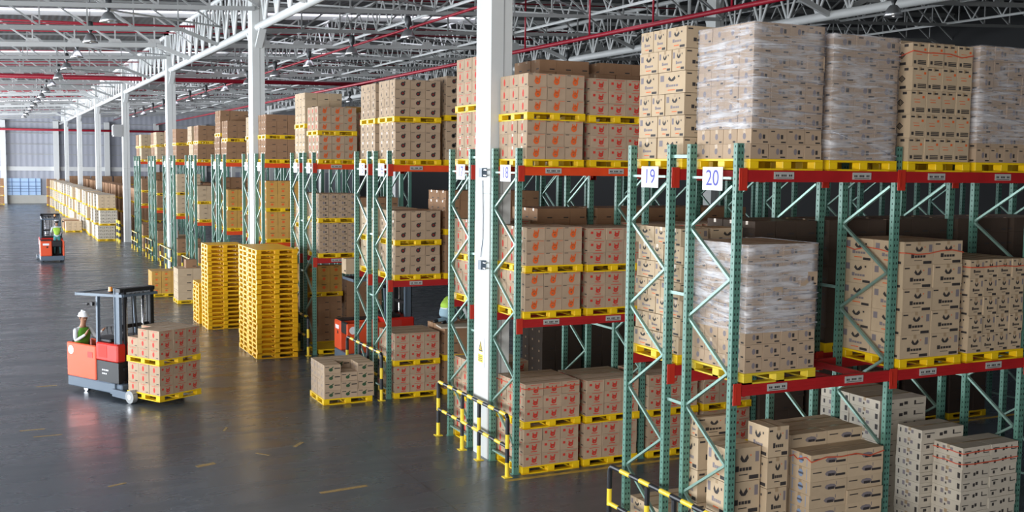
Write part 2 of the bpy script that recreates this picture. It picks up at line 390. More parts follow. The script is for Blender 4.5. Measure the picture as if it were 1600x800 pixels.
for i in range(47):
    y = -5+3.1*i
    if min(abs(y-s_) for s_ in SKY) < 2.6 or min(abs(y+1.2-s_) for s_ in SKY) < 1.4: continue
    q.bar((-13, y, RZ(-13)-.05), (XR, y, RZ(XR)-.05), .07, .08)
obj('purlin', q, M_STEELG, t)['kind'] = 'stuff'
# red sprinkler pipes
def pipe(p, q_, r, label):
    q = MB(); q.tube(p, q_, r, 10); o = obj('sprinkler_pipe', q, M_PIPE, None, smooth=True); tag(o, label, 'pipe', None); return o
pipe((19, 9, 9.68), (19, 140, 9.72), .075, 'long red sprinkler main running lengthwise under the white trusses')
pipe((14, 23, 10.15), (14, 140, 10.15), .045, 'thin red sprinkler pipe running lengthwise beside the thick main')
pipe((-11, 65.5, 9.55), (28, 65.5, 10.3), .13, 'thick dark red cross pipe under a gusseted truss')
pipe((-11, 141.3, 8.75), (30, 141.3, 8.95), .14, 'red pipe running across the far wall')
pipe((-11, 47.2, 10.35), (24, 47.2, 11.3), .04, 'bright red cross pipe just under the second skylight')
for i in range(22):
    y = 38+4.7*i
    if y > 138: break
    pipe((-11, y, 10.0+.2*(i % 2)), (26, y, 11.8+.2*(i % 2)), .03, 'thin red branch pipe crossing the roof, %s from the camera' % (ORD+['twenty-first', 'twenty-second'])[i if i < 20 else i-22])
for i, y in enumerate((13.5, 15.5, 18, 21.5, 25, 29, 33, 38)):
    pipe((19, y, 9.7), (19, y, 12.0), .035, 'short red drop pipe rising to the roof, %s along the main' % ORD[i])

# hanging lamps
def lamp_meshes(L=1.9):
    a = MB(); a.tube((0, 0, .55), (0, 0, L), .012, 6)
    b = MB(); b.lathe([(.0, .58), (.09, .56), (.11, .48), (.11, .28), (.07, .22), (.045, .16), (.045, .10)], 16)
    c = MB(); c.lathe([(.06, .12), (.10, .11), (.17, .03), (.235, -.10), (.27, -.22), (.262, -.22), (.225, -.10), (.16, .02), (.05, .10)], 24)
    d_ = MB(); d_.ball((0, 0, -.08), .075, .075, .13, 12, 8)
    return [('rod', a.mesh('rod', M_LAMPD)), ('ballast_housing', b.mesh('ballast_housing', M_LAMPD, True)), ('reflector', c.mesh('reflector', M_ALU, True)), ('bulb', d_.mesh('bulb', M_GLASSL, True))]
LM = None
for ri, (x, ysl) in enumerate(((3.55, [36.4+6.6*k for k in range(14)]), (13.25, [35.6+6.4*k for k in range(14)]), (23.3, [23.2+6.4*k for k in range(10)]))):
    LM = lamp_meshes(RZ(x)-9.75+.01)
    for k, y in enumerate(ysl):
        o = thing('high_bay_lamp', 'bell-shaped hanging lamp, %s in the %s' % (ORD[k], ['row over the open floor', 'row over the racks', 'row deep in the hall'][ri]), 'lamp', (x, y, 9.75), 0, 'high bay lamps hanging from the trusses')
        for n, me in LM: place(n, me, o)

# ------------------------------------------------------------------ racks
X0, BAY = 7.844, 2.49
RR = [65.3, 59.0, 52.5, 46.8, 40.6, 34.4, 28.43, 22.39, 16.0, 10.21]      # near face of the even racks 2..20
RACK = {}
for i, y in enumerate(RR):
    n = 2*(i+1); RACK[n] = y
    RACK[n-1] = y+(1.92 if n in (18, 12) else 2.45 if n == 6 else 1.37)
T = 5.49
def post_mesh():
    q = MB(); q.box(0, .10, 0, .07, 0, T, 0); q.box(-.02, .12, -.015, .085, 0, .012, 0)
    z = .12
    while z < T-.03:
        for x in (.027, .073): q.poly([(x-.011, -.001, z), (x+.011, -.001, z), (x+.008, -.001, z+.03), (x-.008, -.001, z+.03)], 1)
        q.poly([(-.001, .043, z), (-.001, .027, z), (-.001, .029, z+.025), (-.001, .041, z+.025)], 1)
        z += .076
    return q.mesh('post', [M_GREEN, M_HOLE])
def post_far():
    q = MB(); q.box(0, .10, 0, .07, 0, T, 0); return q.mesh('post', [M_GREEN])
POSTN, POSTF = post_mesh(), post_far()
def brace_mb(a, b):
    q = MB(); q.bar(a, b, .03, .042, 0, (1, 0, 0)); return q
BR = []
zr = [4.99, 3.88, 2.75, 1.63, .5]; zl = [4.46, 3.33, 2.2, 1.08]
for i in range(4):
    BR.append(((.05, .05, zr[i]), (.05, .88, zl[i]))); BR.append(((.05, .88, zl[i]), (.05, .05, zr[i+1])))
HB = [((.05, .07, 5.08), (.05, .86, 5.08)), ((.05, .07, .2), (.05, .86, .2))]
BRM = [brace_mb(a, b).mesh('brace', M_GREENL) for a, b in BR]; HBM = [brace_mb(a, b).mesh('cross_bar', M_GREENL) for a, b in HB]
allq = MB()
for a, b in BR+HB: allq.merge(brace_mb(a, b))
ALLBR = allq.mesh('bracing', M_GREENL)
BEAM = {}
def beam_mesh(key, M):
    if key not in BEAM:
        q = MB(); q.box(.10, BAY, 0, .05, -.14, 0); q.box(.10, BAY, -.004, 0, -.055, -.045); q.box(.10, BAY, -.004, 0, -.10, -.09)
        BEAM[key] = q.mesh('beam', M)
    return BEAM[key]
cq = MB(); cq.box(-.005, .11, -.012, -.001, -.24, .02); cq.box(.02, .04, -.016, -.012, -.2, -.02); CONN = cq.mesh('end_connector', mat('red_connector_paint', (.5, .03, .015), .5))
lq = MB(); lq.box(0, .30, -.012, -.005, -.105, -.02, 0)
for i in range(9):
    if i not in (2, 6): lq.box(.025+.028*i, .045+.028*i, -.0135, -.012, -.075, -.05, 1)
lq.box(.03, .27, -.0135, -.012, -.095, -.088, 1)
LAB = lq.mesh('location_label', [M_GREY, M_INK])
def text_mesh(s, size, name, M, ext=.001):
    cu_ = bpy.data.curves.new(name, 'FONT'); cu_.body = s; cu_.size = size; cu_.align_x = 'CENTER'; cu_.align_y = 'CENTER'; cu_.extrude = ext
    o = bpy.data.objects.new(name, cu_); COL.objects.link(o); bpy.context.view_layer.update()
    dg = bpy.context.evaluated_depsgraph_get(); me = bpy.data.meshes.new_from_object(o.evaluated_get(dg)); bpy.data.objects.remove(o)
    me.materials.clear(); me.materials.append(M); return me
PLATE = MB(); PLATE.box(-.006, 0, -.2, .2, -.14, .14); PLATE = bevelled(PLATE.mesh('number_plate', M_WHITE), .0015)
NB = {20: 3, 19: 3, 18: 5, 17: 5, 16: 4, 15: 4, 14: 3, 13: 3}
LV = [0, 2.64, 5.18]
def rack(n):
    y = RACK[n]; nb = NB.get(n, 2); near = n >= 13
    t = thing('pallet_rack', 'green and red pallet rack with the white number plate %s on its end frame' % NW[n], 'rack', (X0, y, 0), 0, 'pallet racks lining the hall')
    for b in range(nb+1):
        fr = place('upright_frame', None, t, (BAY*b, 0, 0))
        pm = POSTN if n >= 15 or (near and b == 0) else POSTF
        place('post', pm, fr, (0, -.07, 0)); place('post', pm, fr, (0, .86, 0))
        if near and b < 3:
            for me in BRM: place('brace', me, fr)
            for me in HBM: place('cross_bar', me, fr)
        else: place('bracing', ALLBR, fr)
        if b == 0:
            pl = place('number_plate', PLATE, fr, (.03, .43, 5.07))
            tm = text_mesh(str(n), .27, 'digits', M_BLUETXT, .0008)
            o = place('number_plate_digits', tm, fr, (.0225, .43, 5.07)); o.rotation_euler = (R(90), 0, R(-90))
    for b in range(nb):
        for li, z in enumerate(LV[1:]):
            for yy, side in ((-.12, 0), (.87, 1)):
                M = M_REDL if (b == 0 and n <= 18 and li == 1 or n <= 12) else M_RED
                bo = place('beam', beam_mesh('o' if M is M_REDL else 'r', M), t, (BAY*b, yy, z))
                if side == 0:
                    if near:
                        place('end_connector', CONN, bo, (0, 0, 0)); place('end_connector', CONN, bo, (BAY-.01, 0, 0))
                        for sx in (.50, 1.72): place('location_label', LAB, bo, (sx, 0, 0))
            if n in (20, 18):
                for sx in (.4, .95, 1.55, 2.1):
                    q = MB(); q.box(sx, sx+.05, -.07, .87, z-.09, z-.012); obj('tie_bar', q, M_RED, t, (BAY*b, 0, 0))
    return t
for n in range(1, 21): rack(n)
# ties between back-to-back racks
for n in range(2, 21, 2):
    for b in range(0, 3 if n >= 14 else 1):
        for z in (5.34, 3.6, 2.2):
            q = MB(); q.bar((X0+.05+BAY*b, RACK[n]+.93, z), (X0+.05+BAY*b, RACK[n-1]-.07, z), .03, .04)
            o = obj('rack_tie', q, M_GREENL); tag(o, 'pale tie bar joining racks %s and %s, %s one, %s frame inward' % (NW[n-1], NW[n], {5.34: 'top', 3.6: 'middle', 2.2: 'lowest'}[z], ORD[b]), 'tie bar', 'tie bars between back to back racks')

# ------------------------------------------------------------------ pallets
def pallet_parts():
    S, H = 1.1, .13
    dk = MB()
    dk.box(0, S, 0, S, H-.028, H)
    fo = MB(); fo.box(0, .13, 0, .13, .02, H-.028)
    fm = MB(); fm.box(0, .16, 0, .13, .02, H-.028)
    bt = MB()
    for y in (0, (S-.11)/2, S-.11): bt.box(0, S, y, y+.11, 0, .02)
    for x in (0, (S-.13)/2, S-.13): bt.box(x, x+.13, 0, S, 0, .019)
    return S, H, dk, fo, bt
PS, PH, dk, fo, bt = pallet_parts()
def pm_set(M, w=.004):
    d1 = bevelled(dk.mesh('deck', M), w); f1 = bevelled(fo.mesh('block', M), w); b1 = bt.mesh('bottom_frame', M)
    al = MB(); al.merge(dk)
    for ix in range(3):
        for iy in range(3): al.merge(fo, (ix*(PS-.13)/2, iy*(PS-.13)/2, 0))
    al.merge(bt); return d1, f1, b1, al.mesh('pallet', M)
PMY = pm_set(M_YEL); PMG = pm_set(M_YELD); PMS = pm_set(mat('golden_yellow_plastic', (.80, .43, .008), .42, var=.05, noise=.04))
PMK = pm_set(mat('dark_green_plastic', (.02, .09, .04), .5))
def pallet(x, y, z, label, rz=0., parts=True, pm=PMY, group='yellow plastic pallets under the cartons', name='pallet'):
    if not parts:
        o = place(name, pm[3], None, (x, y, z), rz); return tag(o, label, 'pallet', group)
    t = thing(name, label, 'pallet', (x, y, z), rz, group)
    place('deck', pm[0], t)
    for ix in range(3):
        for iy in range(3): place('block', pm[1], t, (ix*(PS-.13)/2, iy*(PS-.13)/2, 0))
    place('bottom_frame', pm[2], t); return t

# ------------------------------------------------------------------ cartons
MI = dict(card=0, ink=1, red=2, orange=3, blue=4, lblue=5, green=6, tape=7)
INKS = [M_INK, M_INKR, M_INKO, M_INKB, M_INKLB, M_INKG, M_TAPE]
CM = {}
def R4(x0, y0, x1, y1, c): return ([(x0, y0), (x1, y0), (x1, y1), (x0, y1)], c)
def blob(cx, cy, rx, ry, c, n=10, a0=0): return ([(cx+rx*math.cos(a0+2*math.pi*i/n), cy+ry*math.sin(a0+2*math.pi*i/n)) for i in range(n)], c)
def script(x0, x1, y, h, c, seed):
    r = random.Random(seed); out = []; x = x0
    out.append(R4(x0, y-h*.5, x0+h*.9, y+h*.9, c)); x = x0+h*1.05
    while x < x1:
        wd = h*r.uniform(.5, .9); out.append(R4(x, y-h*.42, min(x+wd, x1), y+h*.42, c)); x += wd+h*.12
    return out
def design(kind):
    """flat print for the front (-Y) and side (-X) faces, in 0..1 face coordinates (x right, y up)."""
    if kind == 'hand':
        fr = [blob(.50, .40, .16, .25, 'orange'), ([(.56, .5), (.65, .5), (.69, .82), (.62, .84)], 'orange'), ([(.40, .5), (.46, .55), (.45, .80), (.40, .78)], 'orange'), ([(.48, .55), (.54, .55), (.55, .72), (.50, .74)], 'orange'), blob(.51, .38, .06, .07, 'card', 6), R4(.05, .9, .25, .95, 'ink'), R4(.6, .9, .95, .93, 'orange')]
        sd = [blob(.45, .48, .09, .30, 'red', 8), R4(.68, .1, .9, .18, 'ink')]
    elif kind == 'hand_square':
        fr = [blob(.58, .42, .14, .18, 'red'), ([(.64, .5), (.72, .5), (.74, .74), (.68, .76)], 'red'), ([(.47, .5), (.53, .55), (.51, .72), (.46, .70)], 'red'), blob(.60, .40, .05, .06, 'card', 6), R4(.14, .52, .28, .72, 'red'), R4(.3, .86, .9, .9, 'red'), R4(.4, .12, .75, .18, 'red')]
        sd = [blob(.45, .48, .10, .28, 'red', 8), R4(.68, .1, .9, .18, 'ink'), R4(.2, .86, .8, .9, 'red')]
    elif kind == 'dark':
        fr = [blob(.52, .48, .15, .24, 'ink'), blob(.52, .48, .07, .11, 'red', 8), ([(.6, .6), (.7, .62), (.66, .8), (.6, .78)], 'ink'), R4(.05, .88, .3, .93, 'ink')]
        sd = [blob(.5, .5, .08, .2, 'ink', 8), R4(.66, .1, .9, .17, 'ink')]
    elif kind == 'vee':
        fr = [([(.38, .68), (.42, .80), (.50, .64), (.50, .56), (.44, .58)], 'ink'), ([(.60, .80), (.64, .68), (.57, .57), (.50, .56), (.50, .64)], 'ink'), blob(.70, .76, .02, .03, 'orange', 6), R4(.84, .55, .95, .86, 'blue'), R4(.05, .84, .22, .9, 'ink'), R4(.35, .18, .62, .21, 'ink'), R4(.66, .04, .95, .16, 'ink')]+script(.24, .74, .36, .12, 'ink', 3)
        sd = [R4(.06, .58, .2, .86, 'blue'), ([(.35, .68), (.40, .80), (.48, .64), (.48, .56), (.42, .58)], 'ink'), ([(.60, .80), (.64, .68), (.56, .57), (.48, .56), (.48, .64)], 'ink'), R4(.72, .72, .78, .8, 'ink'), R4(.35, .14, .62, .18, 'orange'), R4(.66, .05, .92, .16, 'ink')]+script(.28, .74, .36, .11, 'blue', 3)
    elif kind == 'chem':
        di = lambda s, c: ([(.5, .5-s), (.5+s*1.1, .5), (.5, .5+s), (.5-s*1.1, .5)], c)
        fr = [R4(.05, .86, .3, .93, 'ink'), R4(.5, .86, .75, .93, 'ink'), R4(.76, .68, .9, .78, 'orange'), R4(.2, .62, .6, .64, 'orange'), R4(.25, .5, .62, .53, 'orange'), R4(.1, .12, .26, .26, 'ink'), R4(.36, .1, .92, .15, 'ink'), R4(.36, .17, .92, .22, 'ink'), R4(.36, .24, .92, .28, 'ink')]
        sd = [di(.16, 'ink'), di(.12, 'card'), R4(.6, .84, .8, .95, 'ink'), R4(.4, .08, .7, .2, 'ink'), R4(.1, .85, .3, .9, 'ink')]
    elif kind == 'small':
        fr = [blob(.5, .5, .10, .22, 'blue', 8), R4(.64, .34, .78, .62, 'ink'), R4(.08, .8, .3, .88, 'ink'), R4(.66, .08, .94, .18, 'ink')]
        sd = [blob(.5, .5, .12, .22, 'blue', 8), R4(.7, .08, .9, .2, 'ink')]
    elif kind == 'emblem':
        fr = [blob(.55, .5, .16, .22, 'blue', 8), R4(.48, .3, .66, .5, 'ink'), R4(.68, .25, .95, .42, 'ink'), R4(.06, .62, .3, .7, 'ink'), R4(.7, .6, .72, .85, 'blue')]
        sd = [blob(.52, .5, .12, .30, 'lblue', 8), R4(.05, .84, .3, .88, 'lblue'), R4(.1, .1, .14, .9, 'lblue'), R4(.8, .1, .83, .9, 'lblue'), R4(.4, .42, .66, .58, 'blue')]
    elif kind == 'grey':
        fr = [R4(.06, .6, .3, .68, 'ink'), R4(.12, .22, .2, .5, 'ink'), R4(.42, .3, .5, .6, 'ink'), R4(.52, .4, .6, .7, 'ink'), R4(.74, .3, .78, .72, 'ink'), R4(.78, .3, .95, .38, 'ink')]
        sd = [R4(.1, .35, .16, .75, 'ink'), R4(.3, .4, .4, .8, 'blue'), R4(.45, .3, .5, .5, 'ink'), R4(.56, .5, .66, .8, 'blue'), R4(.86, .2, .95, .7, 'ink')]
    elif kind == 'green':
        fr = [blob(.4, .42, .13, .2, 'green', 8), ([(.45, .5), (.58, .75), (.52, .78), (.4, .6)], 'green'), R4(.62, .5, .95, .62, 'ink'), R4(.06, .7, .3, .78, 'ink')]
        sd = [R4(.1, .3, .2, .6, 'blue'), blob(.5, .5, .06, .2, 'blue', 8)]
    elif kind == 'gold':
        fr = [blob(.5, .5, .14, .18, 'orange', 8), R4(.3, .8, .7, .86, 'ink')]
        sd = [blob(.5, .5, .08, .2, 'orange', 8)]
    else:
        fr = [R4(.6, .15, .9, .25, 'ink')]; sd = [R4(.6, .15, .9, .25, 'ink')]
    return fr, sd
CARDOF = dict(hand=M_CARD, hand_square=M_CARD, dark=M_CARD, vee=M_CARDP, chem=M_CARDP, small=M_CARD, emblem=M_CARDP, grey=M_CARDW, green=M_CARD, gold=M_CARDY, plain=mat('shadow_brown_cardboard', (.06, .04, .028), .85, var=.1), brown=M_CARDB, pale=M_CARDP)  # plain: shade inside the racks is painted into the cardboard colour
def carton_mb(kind, w, d, h, swap=False, off=(0, 0, 0), bev=True):
    q = MB(); g = .0035
    q.box(g, w-g, g, d-g, 0, h-.002, 0)
    fr, sd = design(kind)
    if swap: fr, sd = sd, fr
    for poly, c in fr: q.poly([(g+x*(w-2*g), g-.0012, y*h) for x, y in poly], MI[c])
    for poly, c in sd: q.poly([(g-.0012, g+(1-x)*(d-2*g), y*h) for x, y in poly], MI[c])
    # tape along the top seam, running down both ends
    if w >= d:
        q.box(g-.0008, w-g+.0008, d/2-.025, d/2+.025, h-.05, h-.0012, 7)
    else:
        q.box(w/2-.025, w/2+.025, g-.0008, d-g+.0008, h-.05, h-.0012, 7)
    return q
def carton_mesh(kind, w, d, h, swap=False):
    key = (kind, round(w, 3), round(d, 3), round(h, 3), swap)
    if key not in CM: CM[key] = carton_mb(kind, w, d, h, swap).mesh('carton', [CARDOF[kind]]+INKS)
    return CM[key]
KN = dict(hand=('hand_print_carton', 'orange-print brown carton'), hand_square=('red_print_carton', 'red-print brown carton'),
          dark=('dark_print_carton', 'dark-print brown carton'), vee=('large_carton', 'large tan carton'),
          chem=('narrow_carton', 'tan barcoded carton'), small=('small_carton', 'small brown carton'),
          emblem=('flat_carton', 'flat blue-emblem carton'), grey=('whitish_carton', 'flat whitish carton'),
          green=('green_print_carton', 'green-print carton'), gold=('golden_carton', 'golden brown carton'), plain=('brown_carton', 'shade-darkened brown carton'), brown=('brown_carton', 'plain brown carton'), pale=('pale_carton', 'pale tan carton'))
ROWW = {1: ['only'], 2: ['top', 'bottom'], 3: ['top', 'middle', 'bottom'], 4: ['top', 'second', 'third', 'bottom']}
def roww(r, n):    # r from top
    if n in ROWW: return ROWW[n][r]
    return 'top' if r == 0 else 'bottom' if r == n-1 else ORD[r]
def colw(i, n):
    if n == 1: return ''
    if n == 2: return ['aisle side', 'inner side'][i]
    if n == 3: return ['aisle side', 'middle', 'inner side'][i]
    return ['aisle side', 'second in', 'third in', 'innermost'][i]
LONG = {}
def cartons(x, y, z, W, D, nx, ny, rows, h, kind, where, top=False, side=True, front=True, group=None, skip=(), parent_rz=None, swap=False, jit=.006):
    """builds each carton in view; x,y = near left corner."""
    cw, cdp = W/nx, D/ny; nm, lb = KN[kind]; out = []
    c, s = (math.cos(parent_rz), math.sin(parent_rz)) if parent_rz else (1, 0)
    for r in range(rows):
        for i in range(nx):
            for j in range(ny):
                see = (front and j == 0) or (side and i == 0) or (top and r == rows-1) or (top and any((i, jj, rr) in skip for jj in (j,) for rr in (r+1,))) 
                if any((i-1, j, r) == k or (i, j-1, r) == k or (i+1, j, r) == k for k in skip): see = True
                if top and kind in ('green', 'gold') and (i, j, r) not in skip: see = True
                if not see or (i, j, r) in skip: continue
                pos = 'front '+colw(i, nx) if j == 0 else ('end '+('rearmost' if j == ny-1 else ORD[j]) if i == 0 else ['', 'second', 'third', 'fourth'][j]+' deep '+colw(i, nx))
                lab = '%s, %s row, %s, %s' % (lb, roww(rows-1-r, rows), pos, where)
                px, py = i*cw+rnd.uniform(-jit, 0)*(i == 0), j*cdp+rnd.uniform(-jit*2, 0)*(j == 0)
                if jit and rnd.random() < .12 and j == 0: py -= .012
                o = place(nm, carton_mesh(kind, cw, cdp, h, swap), None, (x+px*c-py*s, y+px*s+py*c, z+r*h), (parent_rz or 0))
                tag(o, lab, 'carton', group or 'cartons stacked in the racks'); out.append(o)
    return out
def load(x, y, z, kind, where, nx=3, ny=3, rows=3, h=.215, top=False, side=True, front=True, skip=(), rz=None, W=1.06, D=1.06, pm=PMY, plab=None, swap=False, parts=True):
    pallet(x, y, z, plab or ('yellow pallet under the '+where.replace(' of the stack', '')), rz or 0, parts, pm)
    o = .02; c, s = (math.cos(rz), math.sin(rz)) if rz else (1, 0)
    cartons(x+o*c-o*s, y+o*s+o*c, z+PH, W, D, nx, ny, rows, h, kind, where, top, side, front, None, skip, rz, swap)
    return z+PH+rows*h
# far loads: pallet and cartons in one thing
FL = {}
def far_load(x, y, z, kind, rows, label, nx=3, ny=3, h=.215, group='far pallet loads in the racks', pk=PMY, rz=0, film=False):
    key = (kind, rows, nx, ny, h)
    if key not in FL:
        q = MB(); cw, cdp = 1.06/nx, 1.06/ny
        for r in range(rows):
            for i in range(nx):
                for j in range(ny):
                    if j == 0 or i == 0 or r == rows-1: q.merge(carton_mb(kind, cw, cdp, h), (.02+i*cw+rnd.uniform(-.01, 0), .02+j*cdp+rnd.uniform(-.012, 0), PH+r*h))
        FL[key] = q.mesh('cartons', [CARDOF[kind]]+INKS)
    t = thing('pallet_load', label, 'pallet load', (x, y, z), rz, group)
    place('pallet', pk[3], t); o = place('cartons', FL[key], t); o['kind'] = 'stuff'
    return z+PH+rows*h
# stretch film
def film(x0, x1, y0, y1, z0, z1, label, mi=0, top=True, seed=0, parent=None, loc=(0, 0, 0), rz=0):
    r = random.Random(seed); q = MB(); n = 10; nz = max(4, int((z1-z0)/.1))
    cs = [(x0, y0), (x1, y0), (x1, y1), (x0, y1)]
    ring = []
    for a in range(4):
        p, p2 = cs[a], cs[(a+1) % 4]
        nrm = [(0, -1), (1, 0), (0, 1), (-1, 0)][a]
        for i in range(n): ring.append((p[0]+(p2[0]-p[0])*i/n, p[1]+(p2[1]-p[1])*i/n, nrm, 0 if i == 0 else 1))
    k = len(ring); vs = []
    for iz in range(nz+1):
        z = z0+(z1-z0)*iz/nz
        for (px, py, nr, fl) in ring:
            d = .008+(r.uniform(-.005, .008) if fl else 0.002); vs.append((px+nr[0]*d, py+nr[1]*d, z+(r.uniform(-.02, .02) if 0 < iz < nz else 0)))
    q.v = vs
    for iz in range(nz):
        for i in range(k):
            j = (i+1) % k; q.f.append((iz*k+i, iz*k+j, (iz+1)*k+j, (iz+1)*k+i)); q.m.append(0)
    # loose ropy bands twisted round the load
    for b in range(4):
        zz = z0+(z1-z0)*r.uniform(.1, .9); dz = r.uniform(-.5, .5)*(.7 if mi == 1 else .3)
        q.tube((x0-.012, y0-.014, zz), (x1+.012, y0-.014, min(z1, max(z0, zz+dz))), .007, 5)
        q.tube((x0-.014, y1, zz+r.uniform(-.15, .15)), (x0-.014, y0, zz), .007, 5)
    o = obj('stretch_film', q, M_FILM[mi], None, loc, rz, smooth=True); tag(o, label, 'stretch film', 'clear film wrapped round the pallet loads'); return o

def slot(n, b, s): return X0+BAY*b+.14+s*1.2, RACK[n]-.13
LN = ['floor', 'middle level', 'top level']
def two(n, b, s, li, kind, tops=None, rows=(3, 3), **k):
    x, y = slot(n, b, s); z = LV[li]; bay = '' if b == 0 and s == 0 else ' inner' if b == 0 else ' deep' if s == 0 else ' deepest'
    bayd = ['end pile', 'second pile', 'third pile', 'fourth pile', 'fifth pile', 'sixth pile'][2*b+s]
    for i, rw in enumerate(rows):
        last = i == len(rows)-1
        wh = '%s, rack %s %s, %s' % ('upper load' if last else 'lower load', NW[n], ['floor', 'midlevel', 'top'][li], bayd)
        kd = kind[i] if isinstance(kind, (list, tuple)) else kind
        z = load(x+rnd.uniform(-.02, .02), y+rnd.uniform(-.015, .015), z, kd, wh, rows=rw, top=last and li < 2, plab='yellow pallet under the '+wh, **k)
    return x, y, z
# rack eighteen
for li in range(3):
    two(18, 0, 0, li, 'hand' if li else 'hand_square', h=.213)
    two(18, 0, 1, li, 'hand_square', side=False, h=.208)
two(18, 1, 0, 0, 'hand_square', side=True, h=.208); two(18, 1, 1, 0, 'hand_square', side=False, h=.208)
for b, s in ((1, 0), (1, 1), (2, 0), (2, 1), (3, 0), (3, 1)):
    x, y = slot(18, b, s)
    for i in range(2): far_load(x, y, LV[1]+i*.775, 'hand_square', 3, 'carton load with red print, middle level of rack eighteen, %s %s' % (ORD[2*b+s-1], 'upper' if i else 'lower'))
for b, s in ((1, 0), (1, 1), (2, 0)):
    x, y = slot(18, b, s)
    far_load(x, y, LV[2], 'brown', 4, 'dark carton load, top level of rack eighteen, %s inward' % ORD[2*b+s-1])
# dim loads deeper inside the racks
for n, spots in ((18, ((2, 0), (2, 1), (3, 0), (3, 1), (4, 0))), (17, ((2, 0), (3, 0), (3, 1))), (16, ((1, 1), (2, 0), (2, 1), (3, 0)))):
    for b, s in spots:
        x, y = slot(n, b, s)
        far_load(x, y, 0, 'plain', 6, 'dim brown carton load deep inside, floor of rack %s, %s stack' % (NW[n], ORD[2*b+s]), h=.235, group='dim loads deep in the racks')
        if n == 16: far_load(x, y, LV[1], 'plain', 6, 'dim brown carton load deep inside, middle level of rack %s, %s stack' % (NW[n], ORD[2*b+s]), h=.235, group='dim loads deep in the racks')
# rack seventeen
for li in range(3):
    two(17, 0, 0, li, 'hand_square', rows=(3, 3) if li < 2 else (4, 4), h=.215, front=False)
for s, b in ((1, 0), (0, 1), (1, 1), (0, 2)):
    x, y = slot(17, b, s)
    for li in (1, 2):
        for i in range(2): far_load(x, y, LV[li]+i*(.13+4*.215), 'brown', 4 if li == 2 else 3, 'dark brown carton load, %s of rack seventeen, %s inward, %s' % (LN[li], ORD[2*b+s-1], 'upper' if i else 'lower'))
for s, b in ((1, 0), (0, 1)):
    x, y = slot(17, b, s); far_load(x, y, 0, 'brown', 3, 'dark brown carton load, floor of rack seventeen, %s inward' % ORD[2*b+s-1])
# rack sixteen
two(16, 0, 0, 2, 'dark', rows=(4, 4), h=.2, nx=3); two(16, 0, 0, 1, 'dark', h=.213); two(16, 0, 0, 0, 'hand_square', h=.2)
for li, ks in ((2, 'dark'), (1, 'brown')):
    x, y = slot(16, 0, 1); z = LV[li]
    for i in range(2): z = far_load(x, y, z, ks, 4, 'carton load %s, second stack on the %s of rack sixteen' % ('above' if i else 'below', LN[li]))
x, y = slot(16, 1, 0); z = LV[1]
for i in range(2): z = far_load(x, y, z, 'brown', 4, 'carton load %s, third stack on the middle level of rack sixteen' % ('above' if i else 'below'))
x, y = slot(16, 0, 1); ZM = far_load(x, y, 0, 'brown', 3, 'brown carton load on the floor below the crouching man, lower'); ZM = far_load(x, y, ZM, 'brown', 3, 'brown carton load the crouching man kneels on')
# rack fifteen
two(15, 0, 0, 2, 'dark', rows=(4, 4), h=.2, front=True, nx=3); two(15, 0, 0, 1, 'pale', rows=(3, 3), h=.213, front=True)
x, y = slot(15, 0, 1)
for li in (1, 2): far_load(x, y, LV[li], 'brown', 6, 'tall brown carton load, second stack on the %s of rack fifteen' % LN[li])
# rack fourteen, 13
two(14, 0, 0, 2, 'hand', rows=(3, 3), h=.213); two(14, 0, 0, 1, 'small', rows=(5, 4), h=.135+.03, nx=4, ny=3)
x, y = slot(14, 0, 1)
far_load(x, y, LV[2], 'hand', 6, 'tall red printed carton load, second stack on the top level of rack fourteen'); far_load(x, y, LV[1], 'brown', 7, 'tall brown carton load, second stack on the middle level of rack fourteen')
two(13, 0, 0, 2, 'pale', rows=(4, 4), h=.215); two(13, 0, 0, 1, 'pale', rows=(3, 3), h=.2)
x, y = slot(13, 0, 1)
far_load(x, y, LV[2], 'gold', 7, 'tall golden carton load, second stack on the top level of rack thirteen')
x, y = slot(13, 0, 0); z = far_load(x, y, 0, 'brown', 6, 'dark brown carton load on the floor of rack thirteen, lower'); two_z = z
load(x, y, z, 'gold', 'upper load, rack thirteen floor', rows=3, h=.25, nx=3)
x, y = slot(13, 0, 1); far_load(x, y, 0, 'brown', 8, 'tall brown carton load, second stack on the floor of rack thirteen')
# far racks
def far_stack(n, s, li, kind, tot, k=2, kind2=None, h=.215):
    x, y = slot(n, 0, s); z = LV[li]; rws = max(1, round((tot/k-.13)/h))
    for i in range(k):
        z = far_load(x+rnd.uniform(-.03, .03), y, z, (kind2 or kind) if i else kind, rws, '%s carton load, %s of rack %s, %s' % (['lower', 'upper', 'topmost'][i], LN[li], NW[n], 'aisle end' if s == 0 else 'second stack'), h=h)
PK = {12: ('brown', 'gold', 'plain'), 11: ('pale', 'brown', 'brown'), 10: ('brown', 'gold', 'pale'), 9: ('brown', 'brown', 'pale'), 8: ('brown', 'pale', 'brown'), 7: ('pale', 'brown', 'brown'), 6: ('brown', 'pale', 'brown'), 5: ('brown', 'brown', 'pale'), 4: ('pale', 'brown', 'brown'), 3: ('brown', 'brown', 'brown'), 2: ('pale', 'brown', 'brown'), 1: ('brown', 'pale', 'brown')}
for n in range(12, 0, -1):
    a, b_, c_ = PK[n]
    far_stack(n, 0, 2, a, 1.6 if n != 9 else 1.85); far_stack(n, 1, 2, a, 1.5)
    far_stack(n, 0, 1, b_, 1.7 if n % 3 else 2.05); far_stack(n, 1, 1, 'brown', 1.5)
    far_stack(n, 0, 0, c_, 1.5)
